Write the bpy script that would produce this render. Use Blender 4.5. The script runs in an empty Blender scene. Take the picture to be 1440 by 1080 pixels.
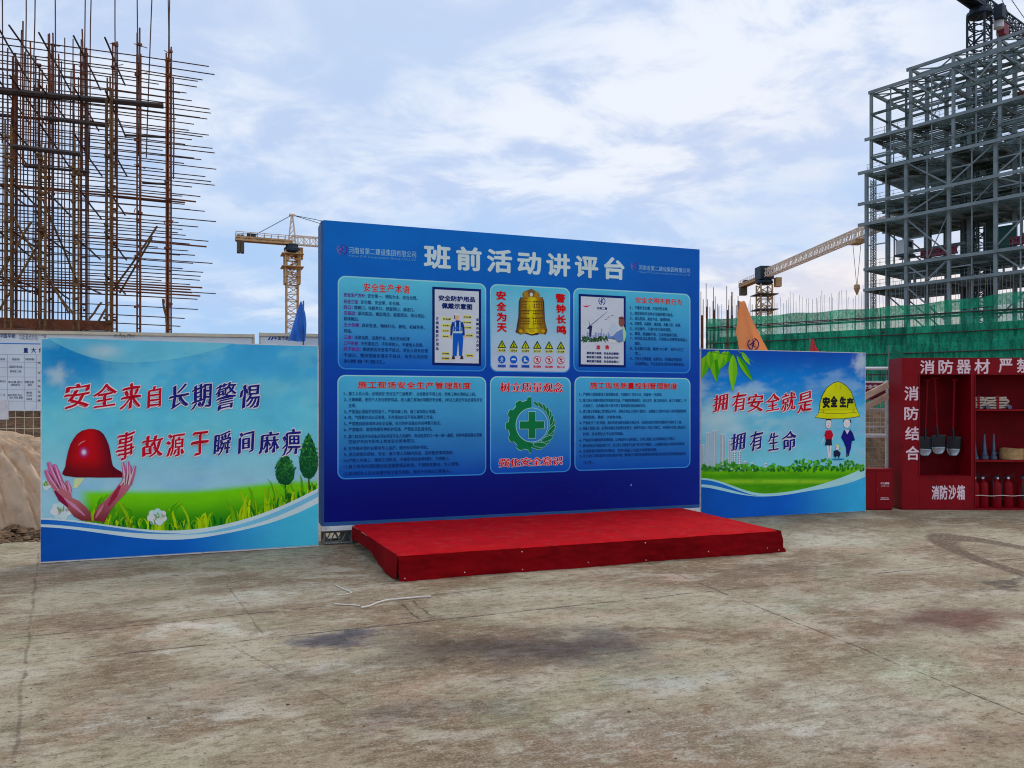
import bpy, math, random
from math import sin, cos, pi, radians, sqrt, atan2
from mathutils import Vector, noise as mnoise
S = bpy.context.scene
COL = S.collection
rnd = random.Random(7)

# ------------------------------------------------------------------ camera, sky, sun, exposure
F, HY, CX, EYE = 1088.0, 572.0, 720.0, 1.6          # focal length and horizon of the photograph in its own pixels
cam = bpy.data.cameras.new('camera'); camo = bpy.data.objects.new('camera', cam); COL.objects.link(camo)
camo.location = (0, 0, EYE); camo.rotation_euler = (radians(90), 0, 0)
cam.sensor_width = 36; cam.lens = 36 * F / 1440; cam.shift_y = (HY - 540) / 1440
cam.clip_start = 0.05; cam.clip_end = 6000
S.camera = camo
S.view_settings.view_transform = 'Standard'; S.view_settings.look = 'None'
S.cycles.filter_width = 1.1
S.view_settings.exposure = 0.05; S.view_settings.gamma = 1
SUN_EL, SUN_AZ = 52, 35                               # the bright part of an overcast sky: high, ahead and to the right
sd = bpy.data.lights.new('sun', 'SUN'); sd.energy = 1.15; sd.angle = radians(28); sd.color = (1, .95, .88)
so = bpy.data.objects.new('sun', sd); COL.objects.link(so)
so.rotation_euler = (radians(90 - SUN_EL), 0, radians(180 - SUN_AZ)); so.location = (20, 40, 60)

W = bpy.data.worlds.new('World'); S.world = W; W.use_nodes = True


class N:
    """terse node-tree writer"""
    def __init__(s, nt): s.nt = nt; s.n = nt.nodes; s.l = nt.links
    def new(s, t, **kw):
        o = s.n.new(t)
        for k, v in kw.items(): setattr(o, k, v)
        return o
    def put(s, sock, v):
        if isinstance(v, bpy.types.NodeSocket): s.l.new(v, sock)
        elif v is not None:
            if sock.type == 'RGBA' and isinstance(v, (tuple, list)) and len(v) == 3: v = (*v, 1)
            sock.default_value = v
    def math(s, op, a, b=None, c=None, clamp=False):
        o = s.new('ShaderNodeMath', operation=op, use_clamp=clamp)
        for i, v in enumerate((a, b, c)):
            if v is not None: s.put(o.inputs[i], v)
        return o.outputs[0]
    def vmath(s, op, a, b=None):
        o = s.new('ShaderNodeVectorMath', operation=op); s.put(o.inputs[0], a)
        if b is not None: s.put(o.inputs[1], b)
        return o.outputs['Value' if op in ('LENGTH', 'DOT_PRODUCT', 'DISTANCE') else 'Vector']
    def noise(s, vec, scale, detail=4, rough=.55, dist=0, col=False):
        o = s.new('ShaderNodeTexNoise'); s.put(o.inputs['Vector'], vec)
        o.inputs['Scale'].default_value = scale; o.inputs['Detail'].default_value = detail
        o.inputs['Roughness'].default_value = rough; o.inputs['Distortion'].default_value = dist
        return o.outputs['Color' if col else 'Fac']
    def ramp(s, x, a, b, lo=0., hi=1., smooth=True):
        o = s.new('ShaderNodeMapRange', interpolation_type='SMOOTHSTEP' if smooth else 'LINEAR')
        s.put(o.inputs[0], x); o.inputs[1].default_value = a; o.inputs[2].default_value = b
        o.inputs[3].default_value = lo; o.inputs[4].default_value = hi
        return o.outputs[0]
    def mix(s, f, a, b, mode='MIX'):
        o = s.new('ShaderNodeMix', data_type='RGBA', blend_type=mode)
        s.put(o.inputs[0], f); s.put(o.inputs[6], a); s.put(o.inputs[7], b)
        return o.outputs[2]
    def map(s, vec, loc=(0, 0, 0), rot=(0, 0, 0), scale=(1, 1, 1)):
        o = s.new('ShaderNodeMapping'); s.put(o.inputs[0], vec)
        o.inputs[1].default_value = loc; o.inputs[2].default_value = rot; o.inputs[3].default_value = scale
        return o.outputs[0]


# sky: Nishita daylight with broken cloud layers
n = N(W.node_tree); bg = n.n['Background']; bg.inputs[1].default_value = 0.1
sky = n.new('ShaderNodeTexSky', sky_type='NISHITA', sun_disc=False)
sky.sun_elevation = radians(SUN_EL); sky.sun_rotation = radians(SUN_AZ); sky.air_density = 1.0; sky.dust_density = 0.6; sky.ozone_density = 1.5
tc = n.new('ShaderNodeTexCoord').outputs['Generated']
sep = n.new('ShaderNodeSeparateXYZ'); n.put(sep.inputs[0], tc)
zz = n.math('MAXIMUM', sep.outputs[2], 0.0); den = n.math('ADD', zz, 0.22)
cmb = n.new('ShaderNodeCombineXYZ')
n.put(cmb.inputs[0], n.math('DIVIDE', sep.outputs[0], den)); n.put(cmb.inputs[1], n.math('DIVIDE', sep.outputs[1], den))
cv = n.map(cmb.outputs[0], loc=(3.1, 1.7, 0), rot=(0, 0, radians(-28)), scale=(1.0, 1.25, 1))
c1 = n.noise(cv, 1.1, 7, .5, .3); c2 = n.noise(n.map(cv, loc=(7, 2, 0)), 3.4, 9, .6, .4)
big = n.noise(n.map(cv, loc=(1, 9, 0)), .55, 3, .5)
den1 = n.math('ADD', n.math('MULTIPLY', c1, .62), n.math('ADD', n.math('MULTIPLY', c2, .14), n.math('MULTIPLY', big, .31)))
# the cloud deck is thicker to the right of the view, thinner and bluer low on the left
side = n.ramp(n.math('ADD', sep.outputs[0], n.math('MULTIPLY', zz, .55)), -.5, .6, -.09, .06)
cm = n.ramp(n.math('ADD', den1, side), .40, .64)
deck = n.mix(n.ramp(zz, .02, .5), (3.9, 6.1, 9.5), (6.0, 7.3, 9.6))              # thin high veil between the clouds
base = n.mix(.82, sky.outputs[0], deck)
shade = n.ramp(c2, .38, .58)
warm = n.math('MULTIPLY', n.ramp(zz, .45, .05), n.ramp(sep.outputs[0], .05, .5))
cc = n.mix(shade, (5.3, 6.4, 8.8), (8.3, 8.8, 9.7))
cc = n.mix(n.math('MULTIPLY', warm, .75), cc, (9.4, 8.3, 7.8))
n.put(bg.inputs[0], n.mix(cm, base, cc))

# ------------------------------------------------------------------ helpers
def lin1(c):
    c /= 255.0
    return c / 12.92 if c <= .04045 else ((c + .055) / 1.055) ** 2.4
def lin(r, g, b): return (lin1(r), lin1(g), lin1(b))
INK = 1.5
def ink(r, g, b):
    l = [lin1(c) for c in (r, g, b)]; y = .25 * l[0] + .6 * l[1] + .15 * l[2]
    return tuple(max(.002, min(.86, (y + (c - y) * 1.12) * INK)) for c in l)

def mat(name, rgb, rough=.7, metal=0., var=.15, scale=4., bump=0., bscale=60., dirt=None, spec=.5):
    m = bpy.data.materials.new(name); m.use_nodes = True; k = N(m.node_tree); p = k.n['Principled BSDF']
    t = k.new('ShaderNodeTexCoord').outputs['Object']
    c = k.mix(k.ramp(k.noise(t, scale, 6, .6), .3, .7), tuple(x * (1 - var) for x in rgb), tuple(min(1, x * (1 + var)) for x in rgb))
    if dirt: c = k.mix(k.ramp(k.noise(k.map(t, loc=(5, 3, 1)), scale * 1.7, 8, .65), .5, .72), c, dirt)
    k.put(p.inputs['Base Color'], c); p.inputs['Roughness'].default_value = rough; p.inputs['Metallic'].default_value = metal
    p.inputs['Specular IOR Level'].default_value = spec
    if bump:
        b = k.new('ShaderNodeBump'); b.inputs['Strength'].default_value = bump; b.inputs['Distance'].default_value = .02
        k.put(b.inputs['Height'], k.noise(t, bscale, 5, .6)); k.put(p.inputs['Normal'], b.outputs[0])
    return m

def print_mat(name, rough, var=.05, spec=.4):
    m = bpy.data.materials.new(name); m.use_nodes = True; k = N(m.node_tree); p = k.n['Principled BSDF']
    a = k.new('ShaderNodeAttribute', attribute_name='ink').outputs['Color']
    t = k.new('ShaderNodeTexCoord').outputs['Object']
    v = k.ramp(k.noise(k.map(t, scale=(1, 1, 1.6)), 2.2, 7, .6), .3, .7, 1 - var, 1 + var)
    mu = k.vmath('MULTIPLY', a, None); 
    cb = k.new('ShaderNodeCombineXYZ')
    for i in range(3): k.put(cb.inputs[i], v)
    k.put(mu.node.inputs[1], cb.outputs[0])
    k.put(p.inputs['Base Color'], mu); p.inputs['Roughness'].default_value = rough; p.inputs['Specular IOR Level'].default_value = spec
    b = k.new('ShaderNodeBump'); b.inputs['Strength'].default_value = .4; b.inputs['Distance'].default_value = .012
    k.put(b.inputs['Height'], k.noise(k.map(t, scale=(1.6, 1, .5)), 2.2, 3, .45)); k.put(p.inputs['Normal'], b.outputs[0])
    return m
PRINT = print_mat("printed_vinyl", .5, .06, .10)

def tag(o, label, cat=None, group=None, kind=None):
    o['label'] = label
    if cat: o['category'] = cat
    if group: o['group'] = group
    if kind: o['kind'] = kind
    return o
def thing(name, label, cat, loc=(0, 0, 0), rz=0., group=None):
    o = bpy.data.objects.new(name, None); COL.objects.link(o); o.location = loc; o.rotation_euler = (0, 0, rz)
    o.empty_display_size = .1
    return tag(o, label, cat, group)
def link(name, me, parent=None):
    o = bpy.data.objects.new(name, me); COL.objects.link(o)
    if parent: o.parent = parent
    return o
def copy_tree(o, parent=None):
    c = o.copy(); COL.objects.link(c); c.parent = parent
    for ch in list(o.children): copy_tree(ch, c)
    return c

class MB:
    def __init__(s): s.v = []; s.f = []; s.mi = []; s.cur = 0
    def add(s, vs, fs):
        b = len(s.v); s.v += [tuple(p) for p in vs]
        for f in fs: s.f.append([b + i for i in f]); s.mi.append(s.cur)
        return s
    def box(s, cx, cy, cz, sx, sy, sz, rz=0.):
        vs = []
        for z in (-1, 1):
            for x, y in ((-1, -1), (1, -1), (1, 1), (-1, 1)):
                X, Y = x * sx / 2, y * sy / 2
                vs.append((cx + X * cos(rz) - Y * sin(rz), cy + X * sin(rz) + Y * cos(rz), cz + z * sz / 2))
        return s.add(vs, [(3, 2, 1, 0), (4, 5, 6, 7), (0, 1, 5, 4), (1, 2, 6, 5), (2, 3, 7, 6), (3, 0, 4, 7)])
    def b2(s, x0, x1, y0, y1, z0, z1): return s.box((x0 + x1) / 2, (y0 + y1) / 2, (z0 + z1) / 2, x1 - x0, y1 - y0, z1 - z0)
    def frame(s, p, q):
        p, q = Vector(p), Vector(q); d = (q - p).normalized()
        a = Vector((0, 0, 1)) if abs(d.z) < .95 else Vector((0, 1, 0))
        u = d.cross(a).normalized(); w = u.cross(d)
        return p, q, u, w
    def beam(s, p, q, w, h):
        p, q, u, v = s.frame(p, q); vs = []
        for c in (p, q):
            for x, y in ((-1, -1), (1, -1), (1, 1), (-1, 1)): vs.append(c + u * x * w / 2 + v * y * h / 2)
        return s.add(vs, [(3, 2, 1, 0), (4, 5, 6, 7), (0, 1, 5, 4), (1, 2, 6, 5), (2, 3, 7, 6), (3, 0, 4, 7)])
    def tube(s, p, q, r, k=6, r2=None):
        p, q, u, v = s.frame(p, q); vs = []; r2 = r if r2 is None else r2
        for c, rr in ((p, r), (q, r2)):
            for i in range(k): vs.append(c + u * cos(2 * pi * i / k) * rr + v * sin(2 * pi * i / k) * rr)
        return s.add(vs, [tuple(range(k))[::-1], tuple(range(k, 2 * k))] + [(i, (i + 1) % k, k + (i + 1) % k, k + i) for i in range(k)])
    def path(s, pts, r, k=6):
        pts = [Vector(p) for p in pts]; vs = []
        for i, c in enumerate(pts):
            d = pts[min(i + 1, len(pts) - 1)] - pts[max(i - 1, 0)]
            _, _, u, v = s.frame(c, c + d)
            for j in range(k): vs.append(c + u * cos(2 * pi * j / k) * r + v * sin(2 * pi * j / k) * r)
        fs = [tuple(range(k))[::-1], tuple(range((len(pts) - 1) * k, len(pts) * k))]
        for i in range(len(pts) - 1):
            for j in range(k): fs.append((i * k + j, i * k + (j + 1) % k, (i + 1) * k + (j + 1) % k, (i + 1) * k + j))
        return s.add(vs, fs)
    def lathe(s, prof, k=16, c=(0, 0, 0)):
        vs = []; fs = []
        for r, z in prof:
            for i in range(k): vs.append((c[0] + r * cos(2 * pi * i / k), c[1] + r * sin(2 * pi * i / k), c[2] + z))
        for j in range(len(prof) - 1):
            for i in range(k): fs.append((j * k + i, j * k + (i + 1) % k, (j + 1) * k + (i + 1) % k, (j + 1) * k + i))
        fs += [tuple(range(k))[::-1], tuple(range((len(prof) - 1) * k, len(prof) * k))]
        return s.add(vs, fs)
    def lattice(s, p, q, w, seg, r, rb=None, up=None, h=None):
        """square lattice girder from p to q (four chords and zigzag lacing)"""
        p, q = Vector(p), Vector(q); d = q - p; L = d.length; d.normalize()
        a = Vector(up) if up else (Vector((0, 0, 1)) if abs(d.z) < .9 else Vector((0, 1, 0)))
        u = d.cross(a).normalized(); v = u.cross(d); h = h or w; rb = rb or r * .55
        cs = [u * x * w / 2 + v * y * h / 2 for x, y in ((-1, -1), (1, -1), (1, 1), (-1, 1))]
        for c in cs: s.beam(p + c, q + c, r * 2, r * 2)
        m = max(1, int(round(L / seg)))
        for i in range(m):
            A, B = p + d * L * i / m, p + d * L * (i + 1) / m
            for j in range(4):
                c0, c1 = cs[j], cs[(j + 1) % 4]
                if i % 2: c0, c1 = c1, c0
                s.beam(A + c0, B + c1, rb * 2, rb * 2)
                s.beam(A + cs[j], A + cs[(j + 1) % 4], rb * 2, rb * 2)
        return s
    def build(s, name, mats, parent=None, label=None, smooth=False):
        me = bpy.data.meshes.new(name); me.from_pydata(s.v, [], s.f)
        for m in (mats if isinstance(mats, (list, tuple)) else [mats]): me.materials.append(m)
        if any(s.mi): me.polygons.foreach_set('material_index', s.mi)
        if smooth: me.polygons.foreach_set('use_smooth', [True] * len(s.f))
        me.update(); o = link(name, me, parent)
        if label: o['label'] = label
        return o

_tc = {}
def text_mesh(st, space=1., res=2):
    key = (st, space, res)
    if key not in _tc:
        cu = bpy.data.curves.new('lettering', 'FONT'); cu.body = st; cu.resolution_u = res; cu.space_character = space
        ob = bpy.data.objects.new('lettering', cu); COL.objects.link(ob)
        me = ob.evaluated_get(bpy.context.evaluated_depsgraph_get()).to_mesh()
        _tc[key] = ([(v.co.x, v.co.y) for v in me.vertices], [list(p.vertices) for p in me.polygons])
        bpy.data.objects.remove(ob); bpy.data.curves.remove(cu)
    return _tc[key]
def pen(r, nib=(0., 0.), k=8):
    """offsets that thicken a glyph: a round pen of radius r dragged along the nib vector"""
    if r < 1e-6 and nib == (0., 0.): return [(0., 0.)]
    c = [(0., 0.)] + [(r * cos(2 * pi * i / k), r * sin(2 * pi * i / k)) for i in range(k)]
    if nib == (0., 0.): return c
    return [(x + nib[0] * t, y + nib[1] * t) for t in (-1, -.33, .33, 1) for x, y in c[::2]]

class Plane:
    """a vertical board face: origin at its lower left corner on the ground, turned by ang about z"""
    def __init__(s, x, y, ang): s.x, s.y, s.a = x, y, radians(ang)
    def uv(s, px, py):
        r, q = (px - CX) / F, (HY - py) / F; ex, ey = cos(s.a), sin(s.a)
        # x+u*ex = t*r ; y+u*ey = t
        u = (r * s.y - s.x) / (ex - r * ey); t = s.y + u * ey
        return u, EYE + t * q

class Art:
    """flat printed shapes in a board's own coordinates (u right, z up), stacked in thin layers"""
    def __init__(s, base=.001, step=.0007): s.v = []; s.f = []; s.c = []; s.base = base; s.step = step
    def poly(s, pts, col, layer=0):
        y = -(s.base + layer * s.step); b = len(s.v)
        s.v += [(p[0], y, p[1]) for p in pts]; s.f.append(list(range(b, b + len(pts))))
        s.c += [col(*p) if callable(col) else col for p in pts]
    def tri(s, vs, fs, col, layer=0):
        y = -(s.base + layer * s.step); b = len(s.v)
        s.v += [(p[0], y, p[1]) for p in vs]
        for f in fs:
            s.f.append([b + i for i in f]); s.c += [col(*vs[i]) if callable(col) else col for i in f]
    def grid(s, rows, col, layer=0):
        """rows: list of lists of points, coloured by col(u, z)"""
        k = len(rows[0]); vs = [p for r in rows for p in r]
        fs = [(j * k + i, j * k + i + 1, (j + 1) * k + i + 1, (j + 1) * k + i) for j in range(len(rows) - 1) for i in range(k - 1)]
        s.tri(vs, fs, col, layer)
    def rect(s, u0, u1, z0, z1, col, layer=0, nu=1, nz=1):
        s.grid([[(u0 + (u1 - u0) * i / nu, z0 + (z1 - z0) * j / nz) for i in range(nu + 1)] for j in range(nz + 1)], col, layer)
    def rrect(s, q, r, col, layer=0, k=7):
        u0, u1, z0, z1 = q; pts = []
        for cx, cz, a in ((u1 - r, z0 + r, -90), (u1 - r, z1 - r, 0), (u0 + r, z1 - r, 90), (u0 + r, z0 + r, 180)):
            for i in range(k + 1): t = radians(a + 90 * i / k); pts.append((cx + r * cos(t), cz + r * sin(t)))
        s.poly(pts, col, layer)
    def ell(s, cu, cz, ru, rz, col, layer=0, k=20, rot=0., a0=0., a1=2 * pi):
        pts = []
        m = k if a1 - a0 >= 2 * pi - .01 else k + 1
        for i in range(m):
            t = a0 + (a1 - a0) * i / k; x, y = ru * cos(t), rz * sin(t)
            pts.append((cu + x * cos(rot) - y * sin(rot), cz + x * sin(rot) + y * cos(rot)))
        s.poly(pts, col, layer)
    def ring(s, cu, cz, r0, r1, col, layer=0, k=28, a0=0., a1=2 * pi, sy=1.):
        s.grid([[(cu + r * cos(a0 + (a1 - a0) * i / k), cz + sy * r * sin(a0 + (a1 - a0) * i / k)) for i in range(k + 1)] for r in (r0, r1)], col, layer)
    def stroke(s, pts, ws, col, layer=0):
        L, R = [], []
        for i, p in enumerate(pts):
            a, b = pts[max(i - 1, 0)], pts[min(i + 1, len(pts) - 1)]
            dx, dy = b[0] - a[0], b[1] - a[1]; l = sqrt(dx * dx + dy * dy) or 1
            w = ws[i] if isinstance(ws, (list, tuple)) else ws
            L.append((p[0] - dy / l * w / 2, p[1] + dx / l * w / 2)); R.append((p[0] + dy / l * w / 2, p[1] - dx / l * w / 2))
        s.grid([L, R], col, layer)
    def text(s, st, u0, z0, u1, z1, col, bold=.0, layer=0, space=1., outline=None, ow=.03, res=2, nib=(0., 0.), warp=None, em=None):
        """fit the ink of st into the box; em: use that cell height from z0 as baseline and fit only the width"""
        vs, fs = text_mesh(st, space, res)
        if not vs: return
        gx, gy = bold + abs(nib[0]), bold + abs(nib[1])
        x0, x1 = min(p[0] for p in vs) - gx, max(p[0] for p in vs) + gx; y0, y1 = min(p[1] for p in vs) - gy, max(p[1] for p in vs) + gy
        kx = (u1 - u0) / max(x1 - x0, 1e-6); ky = em if em else (z1 - z0) / max(y1 - y0, 1e-6)
        if em: y0 = 0.
        jobs = [(pen(bold, nib, 8 if bold > .016 else 2), col, layer + 1 if outline else layer)]
        if outline: jobs.insert(0, (pen(bold + ow, nib, 8), outline, layer))
        for offs, c, ly in jobs:
            for n_, (ox, oy) in enumerate(offs):
                out = []
                for x, y in vs:
                    X, Y = x + ox - x0, y + oy - y0
                    if warp:
                        X, Y = warp(X / (x1 - x0), Y / max(y1 - y0, 1e-6)); X *= x1 - x0; Y *= y1 - y0
                    out.append((u0 + X * kx, z0 + Y * ky))
                s.tri(out, fs, c, ly + n_ * .00004 / s.step)
    def build(s, name, parent, label=None, m=None):
        me = bpy.data.meshes.new(name); me.from_pydata(s.v, [], s.f)
        a = me.color_attributes.new('ink', 'FLOAT_COLOR', 'CORNER'); flat = []
        for c in s.c: flat += [c[0], c[1], c[2], 1.]
        # corner order follows the faces as added
        a.data.foreach_set('color', flat); me.materials.append(m or PRINT); me.update()
        o = link(name, me, parent)
        if label: o['label'] = label
        return o

def mixc(a, b, t): t = max(0., min(1., t)); return tuple(x + (y - x) * t for x, y in zip(a, b))
def sst(x, a, b): t = max(0., min(1., (x - a) / (b - a))); return t * t * (3 - 2 * t)
def fbm(x, y, s=1., o=4): return mnoise.fractal(Vector((x * s, y * s, 3.3)), .6, 2., o)

# ------------------------------------------------------------------ materials
M = {}
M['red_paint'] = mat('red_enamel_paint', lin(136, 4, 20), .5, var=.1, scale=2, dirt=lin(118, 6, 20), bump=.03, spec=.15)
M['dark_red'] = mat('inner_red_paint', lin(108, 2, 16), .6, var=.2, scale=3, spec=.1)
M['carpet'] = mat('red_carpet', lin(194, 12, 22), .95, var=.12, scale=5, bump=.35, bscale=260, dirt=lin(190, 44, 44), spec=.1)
M['skirt_shaded'] = mat('shaded_red_carpet', lin(132, 5, 13), .95, var=.2, scale=2.5, bump=.4, bscale=200, spec=.1)  # same carpet, its red darkened to paint shade on the stage's upright sides
M['white'] = mat('white_paint', (.72, .72, .74), .5, var=.1, scale=6, dirt=(.5, .48, .44))
M['cream'] = mat('cream_painted_rail', lin(214, 204, 178), .5, var=.1, scale=6)
M['board_side'] = mat('blue_banner_wrap', lin(6, 84, 146), .5, var=.1)
M['galv'] = mat('galvanised_steel', lin(120, 124, 122), .5, .5, var=.25, scale=9)
M['rebar'] = mat('dark_rebar', lin(84, 62, 58), .85, var=.35, scale=3, dirt=lin(116, 70, 50))
M['rust'] = mat('rusty_rebar', lin(120, 70, 46), .9, var=.4, scale=5, dirt=lin(84, 46, 38))
M['ochre'] = mat('muddy_scaffold_tube', lin(118, 86, 50), .85, var=.4, scale=5, dirt=lin(84, 54, 38))
M['pipe'] = mat('dark_steel_tube', lin(58, 48, 46), .6, var=.3, scale=4, dirt=lin(80, 58, 46))
M['steel'] = mat('primed_steel', lin(124, 138, 140), .6, var=.18, scale=.6)
M['steel_dark'] = mat('dark_grey_green_steel', lin(86, 104, 100), .7, var=.35, scale=.5, dirt=lin(56, 68, 50))  # darker and greener than the main frame steel
M['crane_y'] = mat('orange_crane_paint', lin(196, 158, 112), .6, var=.2, scale=1)
M['crane_w'] = mat('pale_crane_paint', lin(226, 206, 186), .6, var=.15, scale=1)
M['crane_d'] = mat('dark_crane_paint', lin(22, 42, 58), .6, var=.3, scale=1)
M['block'] = mat('concrete_counterweight', lin(92, 84, 70), .9, var=.2)
M['soil'] = mat('loose_soil', lin(128, 104, 80), .98, var=.4, scale=3, bump=.9, bscale=14, dirt=lin(84, 66, 52), spec=.1)
M['soil_dark'] = mat('damp_soil', lin(96, 74, 56), .98, var=.45, scale=5, bump=1., bscale=10, dirt=lin(54, 42, 34), spec=.1)
M['tarp'] = mat('woven_tarpaulin', lin(204, 172, 138), .42, var=.1, scale=3, bump=.15, bscale=12, dirt=lin(172, 140, 112))
M['wood'] = mat('raw_timber', lin(206, 176, 148), .8, var=.2, scale=6)
M['canvas'] = mat('canvas_hose', lin(196, 176, 160), .9, var=.16, scale=14, bump=.4, bscale=90)
M['brass'] = mat('tan_hose', lin(170, 132, 84), .6, var=.3, scale=12)
M['blade'] = mat('spade_steel', lin(150, 160, 170), .35, .8, var=.2, scale=8)
M['blade_dark'] = mat('black_painted_steel', lin(26, 34, 42), .45, .2, var=.3, scale=8)
M['nozzle'] = mat('grey_alloy', lin(84, 92, 112), .4, .5, var=.2, scale=10)
M['black'] = mat('black_rubber', lin(26, 24, 26), .6)
M['cord'] = mat('pale_cord', lin(214, 204, 190), .8)

# ------------------------------------------------------------------ ground
ANG = 19.4                                             # the boards and the slab joints share this heading
def ground_xy(px, py): d = F * EYE / (py - HY); return ((px - CX) / F * d, d)

def ground_material():
    m = bpy.data.materials.new('stained_concrete'); m.use_nodes = True; k = N(m.node_tree); p = k.n['Principled BSDF']
    t = k.new('ShaderNodeTexCoord').outputs['Object']
    r = k.map(t, rot=(0, 0, radians(-ANG)))
    n1 = k.noise(r, .55, 9, .62, .5); n2 = k.noise(k.map(r, loc=(9, 4, 0), scale=(.7, 1.5, 1)), 1.6, 9, .66, .6)
    n3 = k.noise(k.map(r, loc=(2, 7, 0)), 5.5, 8, .68); n4 = k.noise(k.map(r, scale=(.75, 1.2, 1)), 24, 6, .75); n5 = k.noise(k.map(r, loc=(3, 1, 0)), 75, 4, .75)
    c = k.mix(k.ramp(n1, .40, .60), lin(130, 108, 82), lin(174, 164, 140))
    n6 = k.noise(k.map(r, loc=(6, 3, 0), scale=(.6, 1.3, 1)), 13, 7, .72, .4)
    c = k.mix(k.math('MULTIPLY', k.ramp(n2, .50, .64), .6), c, lin(196, 188, 172))
    c = k.mix(k.math('MULTIPLY', k.ramp(n2, .47, .36), .55), c, lin(122, 98, 74))
    grn = k.noise(k.map(r, loc=(31, 12, 0)), .9, 6, .6)
    c = k.mix(k.math('MULTIPLY', k.ramp(grn, .5, .66), .45), c, lin(136, 140, 108))
    pnk = k.noise(k.map(r, loc=(11, 42, 0)), 1.3, 6, .6)
    c = k.mix(k.math('MULTIPLY', k.ramp(pnk, .53, .68), .45), c, lin(180, 150, 128))
    c = k.mix(k.math('MULTIPLY', k.ramp(n3, .53, .66), .45), c, lin(118, 96, 74))
    c = k.mix(k.math('MULTIPLY', k.ramp(n3, .46, .33), .5), c, lin(184, 176, 156))
    c = k.mix(k.math('MULTIPLY', k.ramp(n6, .54, .60), .5), c, lin(96, 78, 56))
    c = k.mix(k.math('MULTIPLY', k.ramp(n6, .46, .40), .35), c, lin(190, 182, 164))
    c = k.mix(k.math('MULTIPLY', k.ramp(n4, .54, .61), .42), c, lin(82, 66, 48))
    c = k.mix(k.math('MULTIPLY', k.ramp(n4, .46, .39), .28), c, lin(196, 188, 170))
    c = k.mix(k.math('MULTIPLY', k.ramp(n5, .55, .62), .45), c, lin(66, 54, 42))
    c = k.mix(k.math('MULTIPLY', k.ramp(n5, .45, .38), .35), c, lin(204, 196, 178))
    wob = k.noise(k.map(t, loc=(4, 4, 0)), 1.5, 6, .62, 0, True)
    tw = k.vmath('ADD', t, k.vmath('MULTIPLY', k.vmath('SUBTRACT', wob, (.5, .5, .5)), (1.5, 1.5, 0)))
    def stain(cc, px, py, rx, ry, col, amt, rot=ANG):
        x, y = ground_xy(px, py)
        q = k.map(k.vmath('SUBTRACT', tw, (x, y, 0)), rot=(0, 0, radians(-rot)), scale=(1, 1, 0))
        q = k.vmath('MULTIPLY', q, (1 / rx, 1 / ry, 0))
        ratio = tuple(a_ / b_ for a_, b_ in zip(col, lin(150, 134, 108)))
        return k.mix(k.math('MULTIPLY', k.ramp(k.vmath('LENGTH', q), 1.2, .2), amt), cc, k.vmath('MULTIPLY', cc, ratio))
    for a in ((390, 832, .7, .3, lin(188, 178, 158), .5), (480, 893, .55, .26, lin(50, 46, 62), .8), (625, 912, .75, .42, lin(78, 60, 46), .85),
              (810, 915, .8, .5, lin(74, 66, 62), .85), (960, 955, .4, .24, lin(156, 154, 144), .4), (1345, 868, .9, .4, lin(92, 54, 40), .9), (1100, 800, 1.1, .3, lin(120, 104, 84), .5), (330, 970, .7, .3, lin(126, 112, 92), .5), (960, 895, 1.2, .14, lin(120, 92, 66), .6), (1360, 1040, .9, .2, lin(126, 98, 70), .6),
              (1420, 822, .8, .09, lin(74, 56, 50), .75), (940, 884, .6, .06, lin(112, 86, 62), .8), (560, 1005, .4, .22, lin(100, 92, 86), .5),
              (150, 880, .45, .12, lin(112, 90, 70), .6), (1010, 992, .18, .05, lin(120, 92, 62), .8), (270, 893, .7, .16, lin(184, 174, 154), .5),
              (460, 940, .3, .14, lin(182, 176, 160), .45), (640, 862, .5, .1, lin(122, 100, 82), .5), (900, 820, .5, .08, lin(168, 126, 104), .5),
              (1300, 1005, .5, .1, lin(120, 104, 80), .5), (1180, 760, 1.2, .5, lin(184, 174, 152), .4), (1200, 1010, 1.0, .5, lin(176, 170, 150), .4), (860, 1040, .7, .4, lin(178, 172, 156), .4), (1130, 850, .9, .25, lin(182, 172, 154), .4), (1270, 940, .6, .2, lin(184, 176, 150), .4), (200, 1020, .5, .3, lin(176, 172, 152), .5), (700, 990, .35, .2, lin(120, 112, 100), .5), (1090, 735, .6, .2, lin(128, 120, 104), .5)):
        c = stain(c, *a)
    # slab joints and saw cuts: (a point, heading, half width, darkness, from, to)
    wj = k.math('MULTIPLY', k.math('SUBTRACT', k.noise(t, 2.2, 5, .6), .5), .07)
    sx = k.new('ShaderNodeSeparateXYZ'); k.put(sx.inputs[0], t)
    def joint(cc, p0, p1, w, amt, col=lin(58, 48, 42), ext=(0, 0)):
        (xa, ya), (xb, yb) = ground_xy(*p0), ground_xy(*p1); L = math.hypot(xb - xa, yb - ya); dx, dy = (xb - xa) / L, (yb - ya) / L
        d = k.math('ADD', k.math('ADD', k.math('MULTIPLY', sx.outputs[0], -dy), k.math('MULTIPLY', sx.outputs[1], dx)), dy * xa - dx * ya)
        al = k.math('ADD', k.math('ADD', k.math('MULTIPLY', sx.outputs[0], dx), k.math('MULTIPLY', sx.outputs[1], dy)), -(dx * xa + dy * ya))
        msk = k.ramp(k.math('ABSOLUTE', k.math('ADD', d, wj)), w * 1.7, w * .5)
        msk = k.math('MULTIPLY', msk, k.math('MULTIPLY', k.ramp(al, -ext[0] - .05, -ext[0] + .05), k.ramp(al, L + ext[1] + .05, L + ext[1] - .05)))
        msk = k.math('MULTIPLY', msk, k.ramp(n3, .40, .54, .12, 1.))
        return k.mix(k.math('MULTIPLY', msk, amt), cc, col)
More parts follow.
